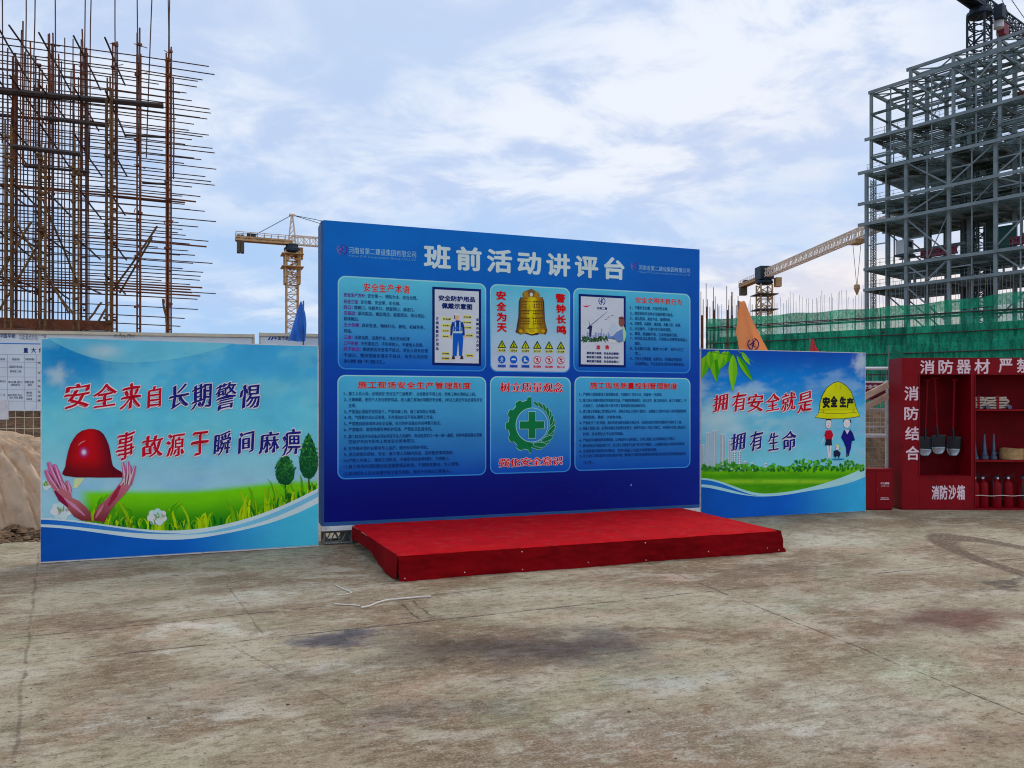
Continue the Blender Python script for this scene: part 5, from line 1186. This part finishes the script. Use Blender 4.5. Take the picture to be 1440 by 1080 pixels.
ends = [.95, .35, .5, 1.05, .3, .75, .55, -.12, .85, .4, 1.15, .6, -.3, .9, .25, .7, 1.2, .45, .1, .8, .5, .98, -.2, .38, .66, 1.1, .3, .84, .55, .2, .72, 1.0, .44, .3, .62, .9, 1.2]
i = 0
while z < 10.75:
    if not 3.95 < z < 4.4: bar('horizontal_bar', (-7.2, .03, z + q.uniform(-.03, .03)), (ends[i % len(ends)] * .98 + q.uniform(-.1, .1), .03 + q.uniform(-.05, .05), z + q.uniform(-.05, .03)), .0142, M['rebar'])
    i += 1; z += q.choice((.16, .19, .22, .2))
z = 3.45; i = 5
while z < 11.1:
    if not 3.75 < z < 4.35: bar('horizontal_bar', (-8.5, 2.0, z + q.uniform(-.03, .03)), (ends[(i * 3) % len(ends)] - .1, 2.0 + q.uniform(-.06, .06), z + q.uniform(-.05, .03)), .0142, M['rebar'])
    i += 1; z += q.choice((.17, .2, .24, .21))
# bundles of thicker lines
for z, Y in ((4.55, 0), (4.62, .06), (4.69, 0), (4.76, .05), (6.95, 0), (7.02, .05), (5.85, .04)): bar('horizontal_bar', (-7.2, Y - .04, z), (q.uniform(.3, .95), Y - .04, z - .02), .022, M['rust'])
for Y, step, xmax in ((.0, .185, rX(122)), (2.0, .2, rX(126, 2.0))):
    X = xmax
    while X > -7.2: bar('vertical_bar', (X + q.uniform(-.02, .02), Y - .03, 3.0), (X + q.uniform(-.03, .03), Y - .03, q.choice((8.9, 9.6, 10.2, 10.9, 11.3, 9.9)) + q.uniform(-.3, .3)), .0142, M['rebar']); X -= step + q.uniform(-.015, .015)
for px, Y, lean in ((3, 0, 0), (36, 0, .02), (44, .4, .1), (78, 0, 0), (119.5, .3, 0), (123, .5, .1), (164.5, .3, -.05), (196, 0, -.05), (199, .05, .28), (237, 0, 0), (233.5, 1.9, .1), (-12, 0, 0)): X = rX(px, Y); bar('starter_bar', (X + lean * .4, Y, 8.0), (X + lean, Y, 13.6 + q.uniform(-.3, .3)), .0142, M['rebar'])
for px, Y, py in ((10.5, 0, 68), (32, 0, 30), (43, 0, 58), (70, 0, 47), (75, .2, 47), (83, 0, 76), (104, 0, 92), (116, .2, 41), (122, .2, 68), (158.5, .3, 60), (162, .3, 60), (241, 0, 72), (244, 0, 109), (234, 0, 97), (59, 0, 98), (20, 0, 104)): X = rX(px, Y); bar('starter_bar', (X, Y, 7.5), (X, Y, rZ(px, py, Y)), .018, M['rust'])
for px in (2, 28, 66, 113, 155):
    for zz_ in (10.55, 9.35, 8.2, 7.0, 5.8, 4.7): X = rX(px, 0); bar('cross_bar', (X, -.75 + q.uniform(-.2, .1), zz_ + q.uniform(-.15, .15)), (X + .05, 2.5 + q.uniform(-.3, .3), zz_ + q.uniform(-.15, .1)), .024, M['pipe'])
for pa, pb, Y, r in (((-40, 124), (230, 149), -.08, .072), ((62, 166), (153, 177), -.1, .05), ((18, 206), (114, 217), -1.0, .06), ((34, 233), (126, 242), -.6, .035), ((175, 190), (233, 193), .08, .03), ((200, 257), (234, 259), .08, .03), ((-30, 160), (150, 175), 2.1, .035)): bar('scaffold_tube', (rX(pa[0], Y), Y, rZ(pa[0], pa[1], Y)), (rX(pb[0], Y), Y, rZ(pb[0], pb[1], Y)), r, M['pipe'])
for pa, pb, Y in (((221, 318), (160, 408), .2), ((214, 334), (168, 412), .35), ((143, 425), (125, 450), -.6), ((152, 428), (134, 458), -.6), ((44, 312), (0, 385), -.9), ((66, 322), (-20, 470), -.7), ((16, 300), (96, 440), -.8), ((60, 280), (110, 400), .3), ((75, 405), (105, 445), -.8), ((229, 420), (236, 462), -.05)): bar('diagonal_brace', (rX(pa[0], Y), Y, rZ(pa[0], pa[1], Y)), (rX(pb[0], Y), Y, rZ(pb[0], pb[1], Y)), .026, M['ochre'])
for Y, z0_, z1_, X1 in ((-.95, 3.1, 3.42, rX(105, -.95)), (-.2, 3.5, 3.74, rX(160, 0)), (2.0, 3.2, 3.62, rX(140, 2))): b = MB(); b.b2(-8.2, X1, Y - .06, Y + .06, z0_, z1_); b.build('edge_beam', M['rust'], rf)
b = MB(); b.b2(-8.4, .4, -1.4, 2.6, -.2, .5); b.build('footing', M['block'], rf)

# ------------------------------------------------------------------ steel frame of the power house at the right
SX, SY = 55.0, 120.0; SANG = atan2(-.781, .625)
sf = thing('steel_building', 'unfinished grey steel frame building of many open floors at right', 'steel frame building', (SX, SY, 0), SANG)
BAY, NB = 6.0, 5; rows_y = (0., 7., 14.)                # local x runs along the facade towards the camera, y back through the building
ZF = [6.5, 13.2, 19.9, 23.1, 30.0, 33.2, 38.0, 43.7, 50.9]
q = random.Random(5)
for k_ in range(NB + 1):
    for r_, Y in enumerate(rows_y):
        top = 50.9 if k_ == 0 else 52.6
        b = MB()
        if r_ == 0: b.box(k_ * BAY, 0, 19, .46, .46, 38); b.box(k_ * BAY, 1.5, 38 + (top - 38) / 2, .4, .4, top - 38)
        else: b.box(k_ * BAY, Y, top / 2, .5, .5, top)
        b.build('column', M['steel'], sf)
for z in ZF:
    up = z > 40; y0_ = 1.5 if up else 0.; b = MB(); ov = .9 if z in (30.0, 33.2, 38.0, 43.7) else .3
    L = NB * BAY
    for Y in (y0_ - (ov if not up else .3), 7., 14.): b.b2(-ov, L, Y - .12, Y + .12, z - .46, z)
    for k_ in range(NB + 1):
        b.b2(k_ * BAY - .13, k_ * BAY + .13, y0_ + .15, 13.8, z - .55, z - .03)
        b.b2(k_ * BAY + BAY / 2 - .1, k_ * BAY + BAY / 2 + .1, y0_ + .15, 13.8, z - .45, z - .05)
    b.build('floor_beam_grid', M['steel'], sf)
    b = MB(); Y = y0_ + .9
    while Y < 13.6:
        if abs(Y - 7) > .4: b.b2(-.1, L, Y - .05, Y + .05, z - .30, z - .08)
        Y += .85 if z < 50 else 2.1
    for k_ in range(NB * 2):
        for j in range(4):
            if q.random() < (0 if z > 50 else .12 if up else .22): b.b2(k_ * 3 + .15, k_ * 3 + 2.85 - q.random() * .8, y0_ + .5 + j * 3.2, y0_ + 3.5 + j * 3.2 - q.random(), z - .02, z + .03)
    b.build('floor_joists', M['steel_dark'], sf)
for z in (52.6,):
    b = MB()
    for Y in (1.5, 4.6, 7.8, 11, 14): b.b2(BAY * .9, NB * BAY, Y - .16, Y + .16, z - .45, z)
    for k_ in range(1, NB + 1): b.b2(k_ * BAY - .12, k_ * BAY + .12, 1.7, 13.8, z - .5, z - .05)
    for k_ in range(1, NB): b.beam((k_ * BAY, 1.6, z - .3), ((k_ + 1) * BAY, 7, z - .3), .16, .16); b.beam((k_ * BAY, 7, z - .3), ((k_ + 1) * BAY, 1.6, z - .3), .16, .16)
    b.build('roof_beam_grid', M['steel'], sf)
def brace(k0, z0_, k1, z1_, Y=0.): b = MB(); b.beam((k0 * BAY, Y, z0_), (k1 * BAY, Y, z1_), .2, .2); b.build('diagonal_brace', M['steel'], sf)
for args in ((1, 38, 2, 33.4), (3, 37.8, 2, 33.4), (2, 33, 1, 30.2), (1, 29.6, 2, 23.5), (1, 22.8, 1.5, 20.2), (2, 22.8, 1.5, 20.2), (4, 37.8, 3, 33.4), (4, 29.6, 3, 23.5), (3, 22.8, 3.5, 20.2), (4, 22.8, 3.5, 20.2), (3, 33, 4, 30.2), (1, 19.5, 2, 13.5), (4, 19.5, 3, 13.5)): brace(*args)
for k_ in range(NB):                                    # slim secondary posts, girts and cross ties on the facade
    for z0_, z1_ in zip(ZF[1:-1], ZF[2:]):
        Y = 1.5 if z0_ >= 38 else 0.; b = MB(); b.box(k_ * BAY + 3, Y, (z0_ + z1_) / 2, .16, .16, z1_ - z0_ - .4)
        if (k_ * 7 + int(z0_)) % 3 != 1: b.b2(k_ * BAY + .2, k_ * BAY + 2.9, Y - .06, Y + .06, (z0_ + z1_) / 2 - .1, (z0_ + z1_) / 2 + .08)
        if (k_ * 5 + int(z0_)) % 4 == 0: b.beam((k_ * BAY + 3, Y + .1, z0_), (k_ * BAY + 6, Y + .1, z1_ - .4), .11, .11)
        b.build('secondary_post', M['steel'], sf)
for r_ in (7., 14.):
    for k_, z0_, z1_ in ((0, 38, 33.2), (0, 30, 23.1), (2, 33.2, 30), (3, 38, 33.2), (0, 19.9, 13.2), (2, 23.1, 19.9), (0, 33.2, 30.), (3, 30, 23.1), (1, 43.7, 38)): brace(k_, z0_ - .5, k_ + 1, z1_ + .3, r_)
for k_ in range(1, NB): brace(k_, 50.5, k_ + .5, 47.6, 1.5); brace(k_ + 1, 50.5, k_ + .5, 47.6, 1.5)
for z0_, x0_, x1_ in ((47.4, 0, NB), (40.6, 0, NB)):
    b = MB()
    for Y in (1.4, 7., 14.): b.b2(x0_ * BAY, x1_ * BAY, Y - .1, Y + .1, z0_ - .4, z0_)
    for k_ in range(NB + 1): b.b2(k_ * BAY - .08, k_ * BAY + .08, 1.6, 13.8, z0_ - .3, z0_ - .02)
    b.build('girt', M['steel_dark'], sf)
for z in (19.9, 23.1, 30.0, 33.2, 38.0, 43.7):
    b = MB(); Y = 1.6 if z > 40 else .15
    for i in range(int(NB * BAY / 2) + 1): b.tube((i * 2., Y, z), (i * 2., Y, z + 1.15), .035, 5)
    for dz in (.6, 1.15): b.tube((0, Y, z + dz), (NB * BAY, Y, z + dz), .03, 5)
    b.build('handrail', M['steel_dark'], sf)
M['girder_red'] = mat('red_girder_paint', lin(132, 40, 62), .6, var=.2, scale=.8); M['green_panel'] = mat('green_cladding', lin(30, 84, 74), .7)
for xa, xb, Y in ((6.8, 11.8, 3.2), (18.6, 26, 3.4)): b = MB(); b.b2(xa, xb, Y - .4, Y + .4, 24.0, 24.25); b.b2(xa, xb, Y - .1, Y + .1, 24.25, 24.9); b.b2(xa, xb, Y - .4, Y + .4, 24.9, 25.1); [b.b2(xa + i * .9, xa + i * .9 + .08, Y - .35, Y + .35, 24.25, 24.9) for i in range(int((xb - xa) / .9))]; b.build('red_girder', M['girder_red'], sf)
boxpart('green_panel', (15.6, 18.4, 6.2, 6.35, 24.0, 27.5), M['green_panel'], sf)
b = MB()
for i in range(9): x = rnd.uniform(2, NB * BAY); b.box(x, rnd.uniform(4, 12), rnd.choice((44.6, 46, 48.5)), rnd.uniform(.8, 2), .5, rnd.uniform(.6, 1.6))
b.build('stored_steel', M['rust'], sf)
for z in ZF:                                            # plan bracing under every floor
    b = MB(); y_ = 1.6 if z > 40 else .3
    for k_ in range(NB): b.beam((k_ * BAY, y_, z - .5), ((k_ + 1) * BAY, 7, z - .5), .14, .14); b.beam((k_ * BAY, 13.8, z - .5), ((k_ + 1) * BAY, 7, z - .5), .14, .14); b.beam((k_ * BAY + 3, y_, z - .52), (k_ * BAY + 6, 7, z - .52), .1, .1)
    b.build('plan_bracing', M['steel_dark'], sf)
q2 = random.Random(31)
for i in range(26):                                     # risers and posts between the floors
    j = q2.randrange(2, 8); x = q2.uniform(1, NB * BAY); Y = q2.uniform(2.5, 12.5); b = MB(); r_ = q2.choice((.09, .12, .2)); b.tube((x, Y, ZF[j]), (x, Y, ZF[j + 1] - .4), r_, 6); b.build('riser_pipe', M[q2.choice(('steel_dark', 'steel', 'galv'))], sf)
for i in range(16):
    j = q2.randrange(2, 8); x = q2.uniform(0, 20); Y = q2.uniform(2.5, 12.5); z = ZF[j] + q2.uniform(1.2, 2.6); b = MB(); b.b2(x, x + q2.uniform(4, 9), Y - .2, Y + .2, z, z + q2.uniform(.15, .5)); b.build('cable_tray', M['steel_dark'], sf)
# dark vertical core inside the frame
for x, Y in ((10.5, 9.5), (13.5, 11), (21, 10)): b = MB(); b.box(x, Y, 21.5, 1.1, .9, 43); b.build('core_column', M['steel_dark'], sf)
for x in (11.3, 12.3): b = MB(); b.lattice((x, 8.2, 0), (x, 8.2, 43), .8, 1.6, .09, .06); b.build('pipe_ladder', M['steel_dark'], sf)
# hoist mast and cage at the left end
hm = thing('hoist_mast', 'slim grey ladder-like hoist mast standing at the left end of the steel building', 'hoist mast', ((1228.2 - CX) * 124 / F, 124, 0), .3)
b = MB(); b.lattice((0, 0, 0), (0, 0, 38), .55, .75, .05, .035); b.build('mast', M['steel'], hm); b = MB(); b.beam((.3, 0, 31), (2.6, 0, 31), .12, .12); b.build('tie_arm', M['steel_dark'], hm)
hc_ = thing('hoist_cage', 'small white hoist cage on an open floor of the steel building', 'hoist cage', ((1272 - CX) * 121 / F, 121, 24.2), .5)
boxpart('cabin', (-.9, .9, -.9, .9, 1.2, 3.4), M['white'], hc_); boxpart('base', (-1.1, 1.2, -1., 1., .9, 1.19), M['crane_d'], hc_)
for x in (-.8, .8): b = MB(); b.beam((x, 0, -1.0), (x * .3, 0, .9), .12, .12); b.build('leg', M['steel'], hc_)
boxpart('window', (-.6, .6, -.93, -.905, 2.2, 3.1), M['crane_d'], hc_)

# ------------------------------------------------------------------ netted concrete frame in the middle distance
GX, GY = 35.07, 53.0; gdir = atan2(.59, -.808)
gb = thing('netted_building', 'low building wrapped in green safety net with rebar sticking up', 'netted building', (GX, GY, 0), gdir)   # local x runs left along the face, +y is away... towards the camera is +y
GL0, GL1, GH = -9.0, 22.6, 9.0
def net_mat(name, rgb, alpha, var):
    m = bpy.data.materials.new(name); m.use_nodes = True; k = N(m.node_tree); p = k.n['Principled BSDF']; t = k.new('ShaderNodeTexCoord').outputs['Object']
    c = k.mix(k.ramp(k.noise(k.map(t, scale=(1.6, 1, .3)), 1.8, 8, .75), .38, .62), tuple(x * (1 - var) for x in rgb), tuple(x * (1 + var) for x in rgb))
    sp_ = k.new('ShaderNodeSeparateXYZ'); k.put(sp_.inputs[0], t); wn = k.new('ShaderNodeTexWhiteNoise', noise_dimensions='2D'); cb = k.new('ShaderNodeCombineXYZ')
    k.put(cb.inputs[0], k.math('FLOOR', k.math('DIVIDE', sp_.outputs[0], 1.8))); k.put(cb.inputs[1], k.math('FLOOR', k.math('DIVIDE', sp_.outputs[2], 1.55))); k.put(wn.inputs['Vector'], cb.outputs[0])
    c = k.vmath('MULTIPLY', c, k.mix(wn.outputs['Value'], (.72, .72, .75), (1.25, 1.22, 1.15)))
    k.put(p.inputs['Base Color'], c); p.inputs['Roughness'].default_value = .9; p.inputs['Specular IOR Level'].default_value = .1
    k.put(p.inputs['Alpha'], k.ramp(k.noise(k.map(t, scale=(1, 1, .6)), 9, 6, .7), .3, .7, alpha - .18, min(1, alpha + .12)))
    return m
NET = net_mat('green_safety_net', lin(40, 166, 126), .68, .4); NET2 = net_mat('light_green_net', lin(40, 168, 124), .9, .25)
# heading: local +y points to the right-back or the camera? face normal towards the camera is local +y
def net_fn(z0_, z1_, amp, Y0):
    def f(s, t): x = GL0 + (GL1 - GL0) * s; z = z0_ + (z1_ - z0_) * t + .55 * sst(x, 9, -4) * sst(z0_ + (z1_ - z0_) * t, 6, 8.2); return (x, Y0 + amp * fbm(x, z * .7, .8) + amp * .7 * abs(sin(x * pi / 1.8)) , z + .05 * sin(x * pi / 1.8) * (t > .95))
    return f
cloth(net_fn(.2, 8.25, .10, .30), 220, 40, 'safety_net', NET, gb); cloth(net_fn(8.3, 9.05, .07, .28), 220, 6, 'guard_net', NET2, gb)
def end_fn(s, t): y = .3 - 10 * s; z = .2 + 8.6 * t; return (GL1 + .05 + .1 * fbm(y, z, .8), y, z)
cloth(end_fn, 60, 30, 'safety_net', net_mat('muddy_green_net', lin(58, 84, 52), .6, .4), gb)
for i in range(int((GL1 - GL0) / 1.8) + 1): b = MB(); b.tube((GL0 + i * 1.8, .12, 0), (GL0 + i * 1.8, .12, 9.0), .045, 6); b.build('scaffold_upright', M['pipe'], gb)
for z in (1.6, 3.2, 4.8, 5.6, 6.4, 7.2, 8.25): b = MB(); b.tube((GL0, .22, z), (GL1, .22, z), .045, 6); b.b2(GL0, GL1, -.9, .1, z - .12, z - .06); b.build('scaffold_deck', M['pipe'], gb)
for z in (2.4, 4.0, 5.5, 6.9, 8.28): b = MB(); b.tube((GL0, .52, z), (GL1, .52, z + .05), .05, 6); b.build('ledger_tube', M['pipe'], gb)
for z in (3.6, 7.6): boxpart('floor_slab', (GL0, GL1 - .4, -11, -1.0, z - .35, z), M['block'], gb)
for i in range(7):
    for Y in (-1.6, -10): b = MB(); b.b2(GL0 + 1 + i * 5, GL0 + 1.6 + i * 5, Y - .3, Y + .3, 0, 7.2); b.build('concrete_column', M['block'], gb)
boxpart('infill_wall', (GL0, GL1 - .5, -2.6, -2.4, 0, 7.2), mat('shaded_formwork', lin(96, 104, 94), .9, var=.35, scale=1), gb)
q = random.Random(9); x = .2; i = 0
M['rebar_pale'] = mat('grey_rebar', lin(128, 124, 132), .8, var=.2)
while x < 21.8 and i < 98:
    Y = q.choice((-.5, -.9, -1.4)); b = MB(); b.tube((x, Y, 7.2), (x + q.uniform(-.1, .1), Y, 10.35 + q.uniform(-.35, .7) + (.5 if x < 8 else 0)), .014, 5); b.build('starter_bar', M['rebar_pale'], gb); x += q.uniform(.17, .27); i += 1
# rusty column cages past the left end of the net
cg = thing('rebar_columns', 'dark rusty rebar columns standing past the left end of the green net', 'rebar columns', ((1000 - CX) * 66 / F, 66, 0), radians(-8))
for px, py, w in ((985.8, 412, .18), (990, 417, .2), (995, 397, .12), (1003, 424, .12), (1007, 401, .14), (1012, 425, .1), (1020.5, 405, .14), (1027, 418, .12), (1029.5, 410, .1), (1039.5, 415, .1), (1048, 428, .08), (1058, 428, .08), (1035, 430, .1), (999, 432, .1)):
    X = (px - 1000) * 66 / F; zt_ = EYE + (HY - py) * 66 / F; b = MB(); Y = q.uniform(-1.5, 2)
    for sx in (-1, 1): b.tube((X + sx * w / 2, Y, 0), (X + sx * w / 2, Y, zt_ - (1.8 if sx > 0 else 0) * q.random()), .03, 5)
    b.tube((X, Y + .1, 0), (X, Y + .1, zt_ - 2.0), w * .55, 6); b.build('column_cage', M['rust'], cg)

# ------------------------------------------------------------------ tower cranes
def crane(label, base, zj, w, jd, jib, cj, apex, mats, jh, frame=(0, 0), wmul=1.28, cab_side=1):
    jd = Vector((jd[0], jd[1], 0)).normalized(); ang = atan2(jd.y, jd.x); mm, mj = mats
    t = thing('tower_crane', label, 'crane', (*base, 0), ang, 'tower cranes on the site')
    b = MB(); b.lattice((0, 0, 0), (0, 0, zj - 1.6), w, w * .62, w * .055, w * .03); b.build('mast', mm, t)
    b = MB(); b.box(0, 0, .3, w * 2.4, w * 2.4, 1.2); b.build('base_block', M['block'], t)
    if frame[1]:
        b = MB(); b.lattice((0, 0, zj - frame[1]), (0, 0, zj - frame[0]), w * wmul, w * .8, w * .06, w * .045)
        for z in (zj - frame[0] - .6, zj - (frame[0] + frame[1]) * .5): b.b2(-w * .95, w * .95, -w * .95, w * .95, z, z + .1)
        b.build('climbing_frame', mm, t)
    b = MB(); b.lathe([(w * .5, zj - 1.6), (w * .72, zj - 1.3), (w * .72, zj - .8), (w * .55, zj - .5), (w * .55, zj - .05)], 16); b.build('slewing_ring', M['crane_d'], t)
    b = MB(); b.lattice((0, 0, zj + jh / 2), (jib, 0, zj + jh / 2), jh * .8, jh * .7, jh * .055, jh * .03, None, jh); b.build('jib', mj, t)
    b = MB(); b.lattice((-cj, 0, zj + .25), (0, 0, zj + .25), jh * .9, jh * 1.2, jh * .10, jh * .06, None, .5); b.b2(-cj, 0, -jh * .4, jh * .4, zj + .2, zj + .3)
    for i in range(int(cj / 1.2)):
        for s_ in (-1, 1): b.tube((-cj + i * 1.2, s_ * jh * .5, zj + .3), (-cj + i * 1.2, s_ * jh * .5, zj + 1.4), .05, 4)
    b.tube((-cj, jh * .5, zj + 1.4), (0, jh * .5, zj + 1.4), .05, 4); b.tube((-cj, -jh * .5, zj + 1.4), (0, -jh * .5, zj + 1.4), .05, 4)
    cjo = b.build('counter_jib', mm, t)
    b = MB(); [b.b2(-cj + .2 + i * .62, -cj + .76 + i * .62, -jh * .5, jh * .5, zj - 2.2, zj + .9) for i in range(2)]; b.build('counterweight', M['block'], cjo)
    b = MB(); b.box(-cj + 2.6, 0, zj + .8, 1.5, 1.0, 1.0); b.build('winch', M['crane_d'], cjo)
    b = MB(); b.b2(w * .3, w * .3 + 1.5, cab_side * w * .95 - .65, cab_side * w * .95 + .65, zj - 2.3, zj - .2); b.build('cab', mats[0], t)
    if apex:
        b = MB(); k_ = w * .32
        for sx in (-1, 1):
            for sy in (-1, 1): b.beam((sx * k_, sy * k_, zj), (sx * .12, sy * .12, zj + apex), .16, .16)
        n_ = 6
        for i in range(n_):
            f0, f1 = 1 - i / n_, 1 - (i + 1) / n_
            for sy in (-1, 1): b.beam((-k_ * f0, sy * k_ * f0, zj + apex * (1 - f0)), (k_ * f1, sy * k_ * f1, zj + apex * (1 - f1)), .09, .09); b.beam((sy * k_ * f0, -k_ * f0, zj + apex * (1 - f0)), (sy * k_ * f1, k_ * f1, zj + apex * (1 - f1)), .09, .09)
        b.box(0, 0, zj + apex, 1.0, .6, .3); b.build('apex_tower', mj, t)
        for X in (-cj + 2.2, jib * .38, jib * .75): b = MB(); b.tube((0, 0, zj + apex), (X, 0, zj + (jh if X > 0 else .5)), .06, 5); b.build('tie_cable', M['crane_d'], t)
    return t, ang
crane('orange and cream hammerhead tower crane far behind the left display board', (-39.8, 140), 31.0, 2.0, (.928, .373), 45, 9.6, 5.3, (M['crane_y'], M['crane_w']), 1.5, (1.4, 7.2))
t, an = crane('orange flat-top tower crane with its jib reaching behind the steel building', (58.7, 180), 31.6, 2.7, (.0745, -.997), 56, 14, 0, (M['crane_y'], M['crane_w']), 1.65)
b = MB(); b.box(0, 0, 32.6, 3.4, 3.2, 3.0); b.build('machine_house', M['crane_d'], t)
for z in (27.5, 24, 14): b = MB(); b.b2(-2.4, 2.4, -2.4, 2.4, z, z + .2); b.build('platform', M['crane_d'], t)
b = MB(); b.box(41.5, 0, 31.1, 2.4, 1.8, .7); b.build('trolley', M['crane_y'], t)
for s_ in (-1, 1): b = MB(); b.tube((41.5 + s_ * .5, s_ * .5, 31), (41.5 + s_ * .12, 0, 23.6), .045, 5); b.build('hoist_rope', M['crane_d'], t)
b = MB(); b.lathe([(.05, 23.7), (.5, 23.4), (.55, 22.8), (.3, 22.2), (.08, 21.6)], 10, (41.5, 0, 0)); b.build('hook_block', M['crane_y'], t)
t, an = crane('dark blue tower crane rising behind the steel building, cut by the top edge', (76.4, 126.5), 66.8, 2.6, (.8, .6), 34, 14, 9, (M['crane_d'], M['crane_d']), 1.8, (0, 0), 1.22, -1)
b = MB(); b.lathe([(.3, 63.2), (.75, 63.4), (.75, 65.4), (.3, 65.6)], 14, (2.3, -2.0, 0)); b.build('lamp_housing', M['white'], t)
boxpart('motor_box', (3.4, 5.2, -2.4, -1.2, 62.8, 64.6), M['girder_red'], t)
b = MB(); b.tube((3.2, -1.5, 50), (3.2, -1.5, 63), .14, 6); b.build('power_cable', M['galv'], t)
